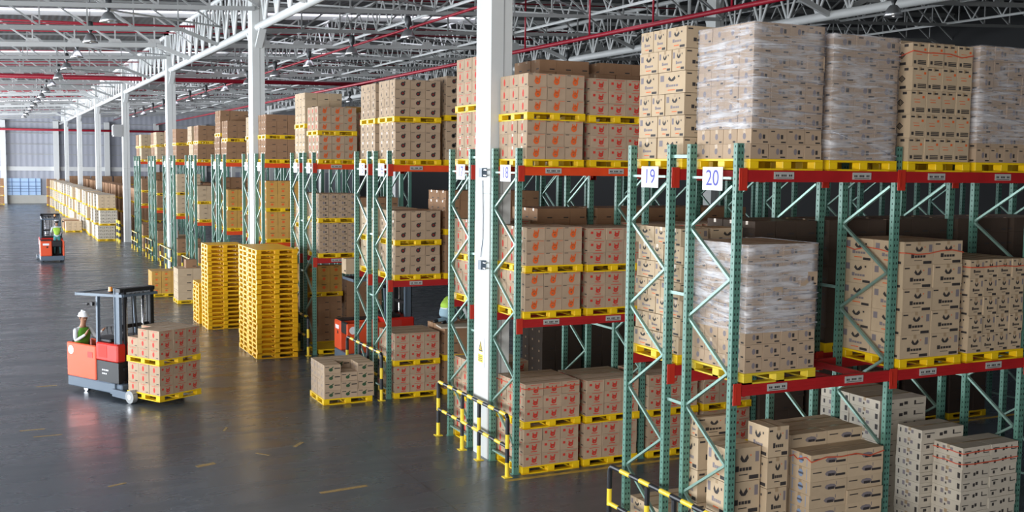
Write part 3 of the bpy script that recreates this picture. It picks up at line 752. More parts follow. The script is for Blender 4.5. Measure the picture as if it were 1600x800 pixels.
# rack twenty top level
x, y = slot(20, 0, 0); H20 = .176
def wrapped(n, b, s, li, kind, rows, h, nx, ny, wz0, fm, lab, seed, W=1.06, D=1.06, side=True, pm=PMY, swap=False, top=False):
    x, y = slot(n, b, s); z = LV[li]
    wh = lab+', rack '+NW[n]
    load(x, y, z, kind, wh, nx=nx, ny=ny, rows=rows, h=h, side=side, W=W, D=D, pm=pm, plab='yellow pallet under the '+wh, swap=swap, top=top)
    if fm is not None: film(x+.012, x+.02+W, y+.008, y+.02+D, z+PH+wz0, z+PH+rows*h+.005, 'clear wrinkled stretch film round the '+wh, fm, seed=seed)
wrapped(20, 0, 0, 2, 'small', 9, .176, 4, 4, .352, 0, 'tall film-wrapped top end load', 1)
wrapped(20, 0, 1, 2, 'small', 8, .19, 3, 3, .0, 1, 'loosely wrapped second top load', 2, side=True)
wrapped(20, 1, 0, 2, 'chem', 5, .298, 4, 3, 0, None, 'third top load', 3)
wrapped(20, 1, 1, 2, 'small', 8, .19, 4, 3, .25, 0, 'wrapped fourth top load', 4)
wrapped(20, 2, 0, 2, 'brown', 7, .21, 3, 3, 0, None, 'unwrapped fifth top load', 5)
# rack twenty middle
wrapped(20, 0, 0, 1, 'small', 9, .170, 4, 4, .48, 2, 'wrapped midlevel end load', 6, pm=PMG, top=True)
wrapped(20, 1, 0, 1, 'vee', 5, .303, 2, 2, 0, None, 'third midlevel load', 7, W=1.04, top=True)
wrapped(20, 1, 1, 1, 'vee', 5, .25, 4, 3, 0, None, 'shorter fourth midlevel load', 8, W=1.05, top=True)
# rack twenty floor
x, y = slot(20, 0, 0); x -= .03
pallet(x, y+.1, 0, 'yellow pallet under the gappy pile of big cartons, floor of rack twenty')
def pile(items, kind, where, x, y, z0):
    nm, lb = KN[kind]
    for (cx, cy, cz, cw, cdp, ch, swap, w_) in items:
        o = place(nm, carton_mesh(kind, cw, cdp, ch, swap), None, (x+cx, y+cy, z0+cz), R(rnd.uniform(-1, 1)))
        tag(o, lb+', '+w_+' '+where, 'carton', 'big cartons piled in the end bay of racks 19 and 20')
it = []
for r in range(4):
    for c_, (cx, cy) in enumerate(((0, .12), (0, .72))):
        it.append((cx, cy, r*.42, .5, .42 if c_ == 0 else .34, .415, False, '%s row %s, gappy pile' % (roww(4-r, 5), ['near', 'far'][c_])))
it.append((0, .74, 1.68, .5, .17, .25, False, 'slim, topping gappy pile'))
for r in range(5): it.append((.53, .02, r*.385, .32, .4, .38, False, '%s row, inner column of gappy pile' % roww(4-r, 5)))
pile(it, 'vee', 'under rack twenty', x, y+.1, PH)
# emblem load
x, y = slot(20, 0, 1); x -= .13
pallet(x, y, 0, 'yellow pallet under the flat cartons with blue emblems, floor of rack twenty')
he = .171
cartons(x, y+.0, PH, 1.2, .38, 2, 1, 9, he, 'emblem', 'front tier, stepped pile under rack twenty', top=True)
cartons(x, y+.39, PH, 1.2, .38, 2, 1, 10, he, 'emblem', 'middle tier, stepped pile under rack twenty', top=True)
cartons(x+.02, y+.78, PH, 1.2, .34, 2, 1, 10, he, 'emblem', 'rear tier, stepped pile under rack twenty', top=True)
# whitish load
x, y = slot(20, 1, 1); x += .0
pallet(x, y, 0, 'yellow pallet under the whitish cartons, floor of rack twenty')
cartons(x+.02, y+.0, PH, 1.06, .5, 2, 1, 9, .15, 'grey', 'front tier, white pile under rack twenty', top=True)
cartons(x-.2, y+.52, PH, .8, .45, 1, 1, 10, .15, 'grey', 'second tier, white pile under rack twenty', top=True)
x, y = slot(19, 1, 1); x -= .4
pallet(x, y, 0, 'yellow pallet under the whitish cartons, floor of rack nineteen')
cartons(x+.02, y-.25, PH, .9, 1.2, 1, 2, 12, .15, 'grey', 'long pile under rack nineteen', top=True)
# rack nineteen top
x, y = slot(19, 0, 0); z = LV[2]
pallet(x, y, z, 'yellow pallet under the big unwrapped cartons, top level of rack nineteen, end stack')
it = []
pat = [[(0, .62, True), (.64, .40, False)], [(0, .34, False), (.36, .30, False), (.68, .38, True)], [(0, .32, False), (.34, .32, False), (.68, .38, True)]]
for r in range(6):
    row = [(0, .6), (.62, .44)] if r % 3 == 0 else [(0, .3), (.31, .3), (.62, .44)] if r % 3 == 1 else [(0, .44), (.45, .3), (.76, .3)]
    for ci, (cy, cdp) in enumerate(row):
        it.append((0+.01*(r % 2), cy, r*.282, .46, cdp, .278, False, '%s row %s of' % (roww(5-r, 6), ['near end', 'mid', 'far end'][ci])))
    it.append((.49, .02, r*.282, .5, .5, .278, False, '%s row inner one of' % roww(5-r, 6)))
pile(it, 'vee', 'end pile, top of rack nineteen', x+.02, y+.01, z+PH)
for b, s, kd, rw in ((0, 1, 'gold', 6), (1, 0, 'pale', 7), (1, 1, 'pale', 8)):
    x, y = slot(19, b, s); far_load(x, y, LV[2], kd, rw, 'tall carton load, top level of rack nineteen, %s stack' % ORD[2*b+s], group='deep loads of rack nineteen')
# rack nineteen middle
x, y = slot(19, 0, 0); z = LV[1]
pallet(x, y, z, 'yellow pallet under the jumbled cartons, middle level of rack nineteen, end stack')
it = []
for r in range(7):
    row = [(0, .3), (.31, .3), (.62, .44)] if r % 2 == 0 else [(0, .44), (.45, .3), (.76, .3)] if r < 6 else [(.1, .45), (.56, .42)]
    for ci, (cy, cdp) in enumerate(row):
        it.append((.02*(r % 3), cy, r*.235, .44, cdp, .232, False, '%s row %s of' % (roww(6-r, 7), ['near end', 'mid', 'far end'][ci])))
    it.append((.5, .02, r*.235, .5, .5, .232, False, '%s row inner one of' % roww(6-r, 7)))
pile(it, 'vee', 'jumbled midlevel end pile, rack nineteen', x+.02, y+.01, z+PH)
for b, s in ((0, 1), (1, 0), (1, 1), (2, 0), (2, 1)):
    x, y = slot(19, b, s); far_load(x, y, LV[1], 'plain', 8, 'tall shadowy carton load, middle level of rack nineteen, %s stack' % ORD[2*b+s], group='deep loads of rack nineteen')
# rack nineteen floor
x, y = slot(19, 0, 0)
pallet(x, y, 0, 'yellow pallet under the low pile of plain cartons, floor of rack nineteen')
cartons(x+.02, y+.02, PH, 1.06, 1.06, 2, 3, 2, .24, 'vee', 'low pile under rack nineteen', top=True)
for b, s in ((0, 1),):
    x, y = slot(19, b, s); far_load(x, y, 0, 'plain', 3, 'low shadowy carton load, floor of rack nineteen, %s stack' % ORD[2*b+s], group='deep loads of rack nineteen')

# ------------------------------------------------------------------ things on the open floor
# carton pallet with green print, one carton missing in the top row
load(6.38, 22.25, 0, 'green', 'loose floor pallet before rack sixteen', nx=3, ny=4, rows=4, h=.185, top=True, W=1.12, D=1.06, skip=((1, 0, 3), (1, 1, 3)), plab='yellow pallet under green printed cartons on the open floor before rack sixteen')
# pallet stacks
def pstack(x, y, n, rz, lab, skew=.008):
    for i in range(n):
        pallet(x+rnd.uniform(-skew, skew), y+rnd.uniform(-skew, skew), i*.1322, 'empty yellow pallet, %s from the bottom of the %s' % ((ORD[:20]+['twenty-first', 'twenty-second'])[i], lab), rz+R(rnd.uniform(-.5, .5)), True, pm=PMS, group='empty yellow pallets in stacks', name='empty_pallet')
pstack(6.30, 28.25, 22, 0, 'tall foremost pallet stack'); pstack(6.30, 29.38, 22, 0, 'pallet stack touching the foremost one')
pstack(6.05, 33.9, 20, 0, 'tall second pallet stack'); pstack(6.0, 35.2, 10, 0, 'short pallet stack')
# cartons on the floor beyond the stacks
load(5.55, 42.9, 0, 'gold', 'golden floor load beyond the trucks', nx=3, ny=3, rows=4, h=.215, top=True)
load(6.15, 40.5, 0, 'pale', 'pale floor load by the pallet stacks', nx=2, ny=3, rows=4, h=.29, top=True)
o = place('pale_carton', carton_mesh('pale', .4, .35, .3), None, (6.9, 42.2, 0)); tag(o, 'single pale carton on the floor beside the golden floor load', 'carton')
o = place('brown_carton', carton_mesh('brown', .4, .4, .3), None, (6.5, 40.8, 1.29)); tag(o, 'single brown carton on top of the pale floor load', 'carton')
load(7.3, 38.3, 0, 'brown', 'floor load hidden behind the pallet stacks', nx=2, ny=3, rows=4, h=.25, top=True)
# empty pallet under rack fourteen
pallet(8.0, 28.35, 0, 'empty yellow pallet on the floor under the end of rack fourteen')

# long row of floor-stacked loads
k = 0; y = 74.3
while y < 132:
    hgt = 3 if rnd.random() < .9 else 2
    for i in range(hgt):
        far_load(6.35-.009*(y-76)*0+rnd.uniform(-.1, .15), y, i*1.0, rnd.choice(('grey', 'grey', 'pale')), 4, 'pale carton load, %s pile of the long floor row, %s' % (ORD[min(k, 60)] if k < 20 else '%s pile past the striped bollards' % ORD[k-20], ['bottom', 'middle', 'top'][i]), group='loads in the long floor row')
    k += 1; y += 1.46
mass = MB()
def add_mass(x, y, z, rows, h):
    for ix in range(3):
        for iy in range(2): mass.box(x+ix*.42, x+ix*.42+.13, y+iy*.97, y+iy*.97+.13, z, z+.1, 1)
    mass.box(x, x+1.1, y, y+1.1, z+.1, z+.13, 1)
    for r in range(rows):
        for i in range(3):
            for j in range(3):
                if i == 0 or j == 0 or r == rows-1: mass.box(x+.02+i*.353, x+.02+(i+1)*.353-.01, y+.02+j*.353, y+.02+(j+1)*.353-.01, z+.13+r*h, z+.13+(r+1)*h-.008, 0)
for k in range(38):
    for i in range(3): add_mass(9.6+rnd.uniform(-.1, .1), 76+k*1.45, i*1.08, 4, .235)
for k in range(12):
    for i in range(3): add_mass(8.8+1.25*k, 139, i*1.12, 4, .245)
o = obj('pallet_loads', mass, [M_CARDB, M_YEL]); tag(o, 'mass of stacked brown carton loads behind the long floor row and at the far wall', 'pallet loads', None, 'stuff')
for k, (xx, yy) in enumerate(((6.1, 134.8), (7.5, 135.5), (.6, 137.5))):
    for i in range(3): far_load(xx, yy, i*1.02, 'brown', 4, 'brown carton load %s, %s' % (['beside the blue door', 'behind the pile beside the blue door', 'on the other side of the blue door'][k], ['bottom', 'middle', 'top'][i]), group='piles near the blue door', h=.22)
for k, (xx, yy) in enumerate(((5.0, 84.0), (5.0, 86.2), (4.95, 88.6))):
    far_load(xx, yy, 0, 'brown' if k % 2 else 'pale', 3, 'low carton load standing proud of the long row, %s' % ['near', 'middle', 'far'][k], group='low loads before the long row')

# guard rails
def guard(n):
    ya, yb = RACK[n]-.18, RACK[n-1]+1.02; x = X0-.16; H = 1.05
    t = thing('guard_rail', 'black and yellow striped guard rail before the ends of racks %s and %s' % (NW[n-1], NW[n]), 'guard rail', (x, 0, 0), 0, 'striped guard rails at the rack ends')
    posts = [ya+.03, ya+(yb-ya)*.38, ya+(yb-ya)*.62, yb-.03] if n >= 14 else [ya+.03, (ya+yb)/2, yb-.03]
    def striped(p, q_, r, n_, start, nm):
        q = MB(); p = Vector(p); q_ = Vector(q_)
        for i in range(n_): q.tube(p+(q_-p)*i/n_, p+(q_-p)*(i+1)/n_, r, 10, (i+start) % 2)
        obj(nm, q, [M_YPAINT, M_BLACK], t)
    for i, yy in enumerate(posts):
        q = MB(); q.box(-.07, .07, yy-.07, yy+.07, 0, .012); obj('foot_plate', q, M_YPAINT, t)
        end = i in (0, len(posts)-1)
        striped((0, yy, .012), (0, yy, H-(.08 if end else .03)), .036, 4, 0, 'post')
    nn = max(5, int((yb-ya)/.24))
    striped((0, ya+.08, H), (0, yb-.08, H), .034, nn, 0, 'top_rail'); striped((0, ya+.03, .52), (0, yb-.03, .52), .032, nn, 1, 'middle_rail')
    for yy, s in ((ya+.03, 1), (yb-.03, -1)):
        q = MB(); q.path([(0, yy, H-.09), (0, yy+s*.012, H-.04), (0, yy+s*.05, H-.008), (0, yy+s*.09, H)], .035, 10); obj('bend', q, M_BLACK, t)
for n in range(2, 21, 2): guard(n)
# striped guards at the fourth column
for yy in (CY[4]-.6, CY[4]+.6):
    q = MB()
    for i in range(7): q.tube((X0-.35, yy, i*.2), (X0-.35, yy, (i+1)*.2), .08, 10, i % 2)
    tag(obj('bollard', q, [M_YPAINT, M_BLACK]), 'striped bollard on the %s side of the fourth column' % ('near' if yy < CY[4] else 'far'), 'bollard', 'striped bollards at the fourth column')

# fittings on the first column
cx, cy = 8.04, 17.24
q = MB(); q.box(cx-.215, cx-.2, cy-.10, cy+.18, 1.62, 2.14, 0)
q.poly([(cx-.217, cy-.05+.0, 1.90), (cx-.217, cy+.13, 1.90), (cx-.217, cy+.04, 2.08)][::-1], 1)
q.poly([(cx-.2175, cy-.01, 1.92), (cx-.2175, cy+.09, 1.92), (cx-.2175, cy+.04, 2.04)][::-1], 2)
q.box(cx-.2185, cx-.2175, cy+.033, cy+.047, 1.93, 2.01, 1); q.box(cx-.218, cx-.215, cy-.06, cy+.14, 1.70, 1.84, 2)
for i in range(3): q.box(cx-.219, cx-.218, cy-.04, cy+.12, 1.725+.035*i, 1.737+.035*i, 1)
q.poly([(cx-.2165, cy-.055, 1.885), (cx-.2165, cy+.135, 1.885), (cx-.2165, cy+.04, 2.10)][::-1], 2)
tag(obj('warning_sign', q, [M_WHITE, M_BLACK, M_YPAINT]), 'white warning sign with yellow triangle on the first white column', 'sign')
def camera_box(z, lab):
    t = thing('junction_box', lab, 'junction box', (cx-.2, cy-.05, z))
    q = MB(); q.box(-.10, 0, -.08, .05, -.08, .08); obj('housing', q, M_SLATE, t)
    q = MB(); q.box(-.08, -.03, -.22, -.08, .04, .055); q.box(-.08, -.03, -.22, -.08, -.055, -.04); obj('bracket', q, M_CHROME, t)
    q = MB(); q.box(-.10, -.02, .05, .12, -.07, .07); obj('cover', q, M_WHITE, t)
camera_box(5.07, 'grey and white box bracketed to the first column beside plate eighteen'); camera_box(3.45, 'grey box bracketed lower on the first white column')
q = MB(); q.path([(cx-.21, cy+.03, 4.93), (cx-.215, cy-.02, 4.3), (cx-.21, cy-.0, 3.9), (cx-.22, cy+.06, 3.58)], .008, 6)
tag(obj('cable', q, M_SLATE), 'thin cable running down the first white column between its boxes', 'cable')
# unit heater far away on the column line
q = MB(); q.box(-.55, 0, -.35, .35, 0, .75); q.box(-.6, -.55, -.3, .3, .08, .68)
tag(obj('fan_unit', q, M_STEELG, None, (7.83, CY[4], 6.75)), 'grey box-shaped fan unit mounted high on the fourth column', 'fan unit')

# marks on the floor
M_MARK = mat('floor_tape', (.30, .20, .07), .6, noise=.3, nscale=20)
for i, (mx, my, ml, mw, a, w_) in enumerate(((3.25, 18.6, .34, .12, .3, 'in the middle of the bare floor'), (4.3, 18.9, .3, .05, -.9, 'just past the middle of the bare floor'), (5.05, 19.3, .34, .08, .9, 'before the guard rail of rack seventeen'), (.9, 21.8, .5, .05, 0, 'near the open side, closer one'), (.65, 22.4, .45, .05, 0, 'near the open side, farther one'), (4.05, 21.0, .3, .05, 1.2, 'alone behind the middle ones'), (1.1, 26.7, .45, .06, 0, 'beside the near truck'), (5.0, 16.3, .8, .10, .1, 'at the bottom edge before rack eighteen'), (1.75, 18.0, .3, .06, .4, 'between camera and near truck'))):
    q = MB(); q.box(-ml/2, ml/2, -mw/2, mw/2, .0, .003); tag(obj('floor_mark', q, M_MARK, None, (mx, my, 0), a), 'worn tan tape mark on the floor '+w_, 'floor mark', 'worn tape marks on the floor')
q = MB(); q.box(X0-.25, 20, 15.62, 15.72, 0, .003); tag(obj('floor_line', q, mat('worn_line', (.42, .28, .05), .6, noise=.3, nscale=8)), 'worn yellow line on the floor along the front of rack eighteen', 'floor line')

# ------------------------------------------------------------------ people
def skin_body(name, joints, edges, regions, mats, parent, root=0, sub=2):
    """joints: list of (pos, radius or (rx,ry)); regions: per-joint material index; one continuous skinned surface."""
    me = bpy.data.meshes.new(name); me.from_pydata([j[0] for j in joints], edges, [])
    o = bpy.data.objects.new(name, me); COL.objects.link(o)
    mod = o.modifiers.new('skin', 'SKIN'); mod.use_smooth_shade = True; mod.branch_smoothing = .4
    for i, v in enumerate(me.skin_vertices[0].data):
        r = joints[i][1]; v.radius = r if isinstance(r, tuple) else (r, r); v.use_root = (i == root)
    s = o.modifiers.new('sub', 'SUBSURF'); s.levels = s.render_levels = sub
    bpy.context.view_layer.update(); dg = bpy.context.evaluated_depsgraph_get()
    m2 = bpy.data.meshes.new_from_object(o.evaluated_get(dg)); bpy.data.objects.remove(o)
    m2.materials.clear()
    for mm in mats: m2.materials.append(mm)
    segs = [(Vector(joints[a][0]), Vector(joints[b][0]), regions[b]) for a, b in edges]
    for p in m2.polygons:
        c = p.center; best = 1e9
        for a, b, reg in segs:
            d = b-a; t_ = max(0, min(1, (c-a).dot(d)/max(d.length_squared, 1e-9))); e = (c-(a+d*t_)).length
            if e < best: best = e; mi = reg
        p.material_index = mi; p.use_smooth = True
    m2.name = name; return place(name, m2, parent)
def person(label, loc, rz, pose, vest, trou, helmet=True):
    """local frame: x forward, y left, z up; pose gives joint positions."""
    t = thing('person', label, 'person', loc, rz)
    P = pose; J = []; E = []; RG = []
    def j(p, r, parent=None, reg=0):
        J.append((tuple(p), r)); RG.append(reg)
        if parent is not None: E.append((parent, len(J)-1))
        return len(J)-1
    pel = j(P['pelvis'], (.15, .12), None, 2); sp = j(P['spine'], (.14, .11), pel, 1); ch = j(P['chest'], (.165, .12), sp, 1); nk0 = j(P['neckbase'], (.085, .075), ch, 1)
    nk = j(P['neck'], .055, nk0, 0); 
    h = Vector(P['head']); up = Vector(P.get('hup', (0, 0, 1))).normalized(); fwd = Vector(P.get('hfwd', (1, 0, 0))).normalized()
    h1 = j(h-up*.05+fwd*.01, (.075, .07), nk, 0); h2 = j(h+up*.03, (.09, .082), h1, 0); j(h+up*.09, (.07, .065), h2, 0)
    for s, k in ((1, 'L'), (-1, 'R')):
        sh = j(P['sh'+k], .065, ch, 1); el = j(P['el'+k], .045, sh, 1); wr = j(P['wr'+k], .031, el, 1)
        hd = j(P['ha'+k], (.032, .024), wr, 0)
        d = (Vector(P['ha'+k])-Vector(P['wr'+k])).normalized(); sd = d.cross(Vector((0, 0, 1))); sd = sd.normalized() if sd.length > .1 else Vector((0, 1, 0))
        for fi in range(4):
            b = Vector(P['ha'+k])+sd*(fi-1.5)*.021+d*.02; L = (.062, .072, .068, .052)[fi]
            k1 = j(b+d*L*.5, .009, hd, 0); j(b+d*L*.85+Vector((0, 0, -L*.4)), .008, k1, 0)
        tb = Vector(P['ha'+k])+sd*s*-.045; j(tb+d*.03, .010, hd, 0)
        hp = j(P['hip'+k], (.095, .10), pel, 2); kn = j(P['kn'+k], .06, hp, 2); an = j(P['an'+k], .042, kn, 2); toe = j(P['to'+k], (.042, .03), an, 3)
    skin_body('body', J, E, RG, [M_SKIN, M_SHIRT, trou, M_DARK], t)
    # vest: a fitted shell over the trunk
    V = []; ve = []
    V.append((tuple(Vector(P['pelvis'])+Vector((0, 0, .04))), (.175, .145))); V.append((P['spine'], (.18, .15))); V.append((P['chest'], (.225, .18))); V.append((tuple(Vector(P['neckbase'])*.8+Vector(P['chest'])*.2), (.15, .13)))
    ve = [(0, 1), (1, 2), (2, 3)]
    for k in 'LR':
        V.append((tuple(Vector(P['sh'+k])*.9+Vector(P['chest'])*.1), .095)); ve.append((2, len(V)-1))
    skin_body('vest', V, ve, [0]*len(V), [vest], t)
    # reflective stripe, eyes, nose, ears, mouth
    q = MB(); rt = fwd.cross(up).normalized()
    for s in (-1, 1): q.ball(tuple(h+fwd*.078+rt*s*.03+up*.012), .010, .010, .007, 8, 5)
    obj('eyes', q, M_DARK, t)
    q = MB(); q.tube(h+fwd*.078+up*.01, h+fwd*.105-up*.03, .008, 6, 0, .015); obj('nose', q, M_SKIN, t, smooth=True)
    q = MB(); q.bar(h+fwd*.082-up*.055-rt*.024, h+fwd*.082-up*.055+rt*.024, .008, .007); obj('mouth', q, mat('lips', (.25, .07, .06), .6), t)
    q = MB()
    for s in (-1, 1): q.ball(tuple(h+rt*s*.085-fwd*.005), .016, .012, .03, 8, 5)
    obj('ears', q, M_SKIN, t, smooth=True)
    ang = up.to_track_quat('Z', 'Y')
    def cap(nm, mb, M): 
        o = obj(nm, mb, M, t, tuple(h), smooth=True); o.rotation_mode = 'QUATERNION'
        xx = fwd-(fwd.dot(up))*up; xx.normalize(); yy = up.cross(xx); o.rotation_quaternion = Matrix((xx, yy, up)).transposed().to_quaternion()
    q = MB(); q.ball((-.018, 0, .025), .088, .09, .095, 14, 8); cap('hair', q, M_HAIR)
    if helmet:
        q = MB(); q.ball((-.005, 0, .055), .125, .108, .115, 18, 10, 0, 0.0); q.lathe([(.108, 0), (.135, -.008), (.135, .002), (.108, .008)], 18, 0, (.005, 0, .055))
        q.ball((.10, 0, .055), .07, .085, .012, 12, 6); q.bar((-.1, 0, .155), (.08, 0, .16), .03, .02); cap('helmet', q, M_HELM)
    return t

# ------------------------------------------------------------------ reach trucks
def reach_truck(loc, rz, label, lift=.12, seat=False):
    t = thing('reach_truck', label, 'forklift truck', loc, rz, 'reach trucks in the warehouse')
    def B(nm, boxes, M, bev=.01):
        q = MB()
        for b in boxes: q.box(*b)
        me = q.mesh(nm, M)
        if bev: bevelled(me, bev)
        return place(nm, me, t)
    B('chassis', [(-.98, 1.0, -.56, .56, .10, .33)], M_SLATE, .02)
    B('side_panel', [(-.98, .08, -.57, -.49, .33, 1.10)], M_ORANGE, .02)
    hb = B('motor_housing', [(-.98, .08, .02, .57, .33, 1.10)], M_ORANGE, .03)
    q = MB(); q.box(-.984, -.98, .15, .45, .88, .98, 0); q.box(-.984, -.98, .2, .28, .75, .83, 1); obj('rear_label', q, [M_WHITE, M_DARK], t)
    B('housing_top', [(-.96, .06, .04, .55, 1.10, 1.125)], M_DARK, .008)
    B('battery_cover', [(.09, .86, -.57, .57, .80, 1.20)], M_REDB, .03)
    B('battery_recess', [(.09, .86, -.54, .54, .33, .79)], M_DARK, 0)
    q = MB(); q.box(.2, .5, -.575, -.57, .88, 1.15); obj('red_label_plate', q, M_INKR, t)
    q = MB()
    q.tube((-.82, -.574, .93), (-.82, -.570, .93), .1, 20)
    obj('round_sticker', q, M_WHITE, t)
    q = MB()
    for r_ in range(2):
        for i in range(4 if r_ else 3): q.box(.28+.06*i, .32+.06*i, -.545, -.54, .50+.08*r_, .53+.08*r_)
    obj('white_lettering', q, M_WHITE, t)
    B('handhold', [(-.2, -.02, -.575, -.57, .82, .95)], M_REDB, 0)
    B('backrest_pad', [(-.97, -.90, -.46, .0, .8, 1.12)], M_DARK, .03)
    B('dashboard', [(.02, .50, -.48, .48, 1.20, 1.28)], M_DARK, .02)
    q = MB()
    for i in range(14):
        a, b = 2*math.pi*i/14, 2*math.pi*(i+1)/14; q.tube((.02+.11*math.cos(a), .2+.11*math.sin(a), 1.37), (.02+.11*math.cos(b), .2+.11*math.sin(b), 1.37), .012, 6)
    q.tube((.02, .2, 1.32), (.02, .2, 1.37), .02, 8); q.bar((-.09, .2, 1.37), (.13, .2, 1.37), .02, .01); obj('steering_wheel', q, M_DARK, t)
    for i in range(3):
        q = MB(); q.tube((.1+.03*i, -.25+.09*i, 1.32), (.06+.03*i, -.25+.09*i, 1.46), .01, 6); q.ball((.06+.03*i, -.25+.09*i, 1.47), .02, .02, .025, 8, 6); obj('lever', q, M_DARK, t)
    for s in (-1, 1):
        q = MB(); q.bar((.10, s*.50, 1.15), (.06, s*.46, 2.20), .07, .06); obj('guard_post', q, M_SLATE, t)
    q = MB(); q.bar((-.75, -.44, 2.20), (.92, -.44, 2.27), .06, .06); q.bar((-.75, .44, 2.20), (.92, .44, 2.27), .06, .06); q.bar((-.75, -.47, 2.2), (-.75, .47, 2.2), .06, .07)
    q.bar((.92, -.44, 2.27), (.92, .44, 2.27), .05, .05); g = obj('overhead_guard', q, M_SLATE, t)
    q = MB()
    for i in range(7): q.bar((-.72, -.36+.12*i, 2.215), (.9, -.36+.12*i, 2.29), .05, .025)
    obj('guard_bars', q, M_DARK, t)
    q = MB(); q.tube((.15, -.2, 2.27), (.15, -.2, 2.30), .06, 12, 1); q.tube((.15, -.2, 2.30), (.15, -.2, 2.40), .05, 12, 0, .04); obj('beacon', q, [M_AMBER, M_DARK], t)
    q = MB(); q.box(-.02, .05, -.60, -.54, 2.0, 2.08); q.ball((-.12, -.6, 2.03), .04, .03, .03, 8, 6); obj('work_lamp', q, M_DARK, t)
    for s in (-1, 1):
        q = MB(); q.box(.66, .80, s*.42-.035, s*.42+.035, .12, 2.42); q.box(.63, .66, s*.42-.05, s*.42+.05, .12, 2.42); obj('mast_rail', q, M_SLATE if s < 0 else M_DARK, t)
        q = MB(); q.box(.80, .86, s*.34-.025, s*.34+.025, .14, 2.40); obj('inner_mast_rail', q, M_DARK, t)
        q = MB(); q.tube((.72, s*.22, .2), (.72, s*.22, 2.3), .028, 10, 0); obj('lift_cylinder', q, M_CHROME, t, smooth=True)
        q = MB(); q.bar((.78, s*.62, .16), (1.52, s*.62, .14), .075, .16); ou = obj('outrigger', q, M_SLATE, t)
        q = MB(); q.tube((1.40, s*.62-.055, .14), (1.40, s*.62+.055, .14), .14, 20, 0); q.tube((1.40, s*.62-.06, .14), (1.40, s*.62+.06, .14), .06, 12, 1); obj('load_wheel', q, [M_WHEEL, M_CHROME], t)
        q = MB(); q.tube((-.45, s*.42-.04, .08), (-.45, s*.42+.04, .08), .08, 14, 0); q.bar((-.45, s*.42-.055, .1), (-.45, s*.42-.055, .16), .04, .02); obj('caster', q, M_RUB if s > 0 else M_CHROME, t)
        q = MB(); q.box(.86, 1.90, s*.26-.05, s*.26+.05, lift+.035, lift+.075); q.box(.86, .90, s*.26-.05, s*.26+.05, lift+.035, lift+.55); obj('fork', q, M_DARK, t)
    B('mast_crosshead', [(.63, .84, -.46, .46, 2.33, 2.42)], M_DARK, .01); B('mast_tie', [(.64, .70, -.40, .40, 1.52, 1.60)], M_DARK, 0); B('mast_foot', [(.62, .80, -.60, .60, .10, .34)], M_SLATE, .01)
    B('fork_carriage', [(.862, .90, -.42, .42, lift+.2, lift+.26), (.862, .90, -.42, .42, lift+.5, lift+.56)], M_DARK, 0)
    q = MB(); q.path([(.7, .05, .5), (.74, .08, 1.2), (.72, .02, 1.9), (.7, .05, 2.3)], .016, 6); q.path([(.7, -.05, .5), (.75, -.06, 1.3), (.7, -.05, 2.3)], .016, 6); obj('hose', q, M_RUB, t)
    return t
HD = R(-60)
fx, fy = math.cos(HD), math.sin(HD)
TL = (2.50, 25.60, 0)
reach_truck(TL, HD, 'pink-orange reach truck carrying cartons across the open floor, driver in white helmet')
# its load: pallets centred 1.40 m ahead
def loc2(px, py): return TL[0]+px*fx-py*fy, TL[1]+px*fy+py*fx
RL = HD+R(90)           # pallet x axis along the truck's left
lx, ly = loc2(2.27, -.56)
# near left corner (as seen) = right-front of the truck
zt = load(lx, ly, .12, 'hand_square', 'lower load carried by near truck', rz=RL, h=.213)
load(lx, ly, zt, 'hand_square', 'upper load carried by near truck', rz=RL, h=.205, top=True, skip=((0, 2, 2),))

P_SIT = dict(pelvis=(-0.82, -0.30, 0.89), spine=(-0.81, -0.30, 1.06), chest=(-0.78, -0.30, 1.29), neckbase=(-0.76, -0.30, 1.42), neck=(-0.74, -0.30, 1.50), head=(-0.72, -0.30, 1.63), hfwd=(1, -.15, -.12), hup=(.08, 0, 1),
    shL=(-0.77, -0.12, 1.38), elL=(-0.64, -0.03, 1.16), wrL=(-0.52, 0.04, 1.32), haL=(-0.49, 0.05, 1.35), shR=(-0.77, -0.48, 1.38), elR=(-0.71, -0.52, 1.13), wrR=(-0.50, -0.41, 1.28), haR=(-0.46, -0.38, 1.36),
    hipL=(-0.81, -0.20, 0.82), knL=(-0.67, -0.20, 0.58), anL=(-0.84, -0.20, 0.38), toL=(-0.71, -0.20, 0.34), hipR=(-0.81, -0.40, 0.82), knR=(-0.67, -0.40, 0.58), anR=(-0.84, -0.40, 0.38), toR=(-0.71, -0.40, 0.34))
person('driver in white helmet and green vest leaning on the near reach truck', TL, HD, P_SIT, M_VEST, M_JEAN)
reach_truck((2.88, 60.3, 0), R(90), 'orange reach truck seen from behind far down the open floor')
P_ST = dict(pelvis=(0, 0, .95), spine=(0, 0, 1.12), chest=(.02, 0, 1.36), neckbase=(.03, 0, 1.49), neck=(.04, 0, 1.57), head=(.06, 0, 1.70),
    shL=(.02, .19, 1.44), elL=(.08, .27, 1.2), wrL=(.26, .22, 1.12), haL=(.33, .19, 1.14), shR=(.02, -.19, 1.44), elR=(.05, -.27, 1.2), wrR=(.22, -.25, 1.1), haR=(.29, -.23, 1.12),
    hipL=(0, .10, .88), knL=(.03, .12, .48), anL=(0, .13, .08), toL=(.13, .14, .035), hipR=(0, -.10, .88), knR=(.02, -.13, .48), anR=(-.02, -.14, .08), toR=(.11, -.15, .035))
person('worker in lime vest and teal trousers standing on the far reach truck', (3.14, 59.95, .335), R(90), P_ST, M_VESTL, M_TROU)
# truck in the aisle between racks 15 and 14
reach_truck((9.15, 26.9, 0), R(0), 'orange and red reach truck half hidden in the aisle behind rack fifteen')
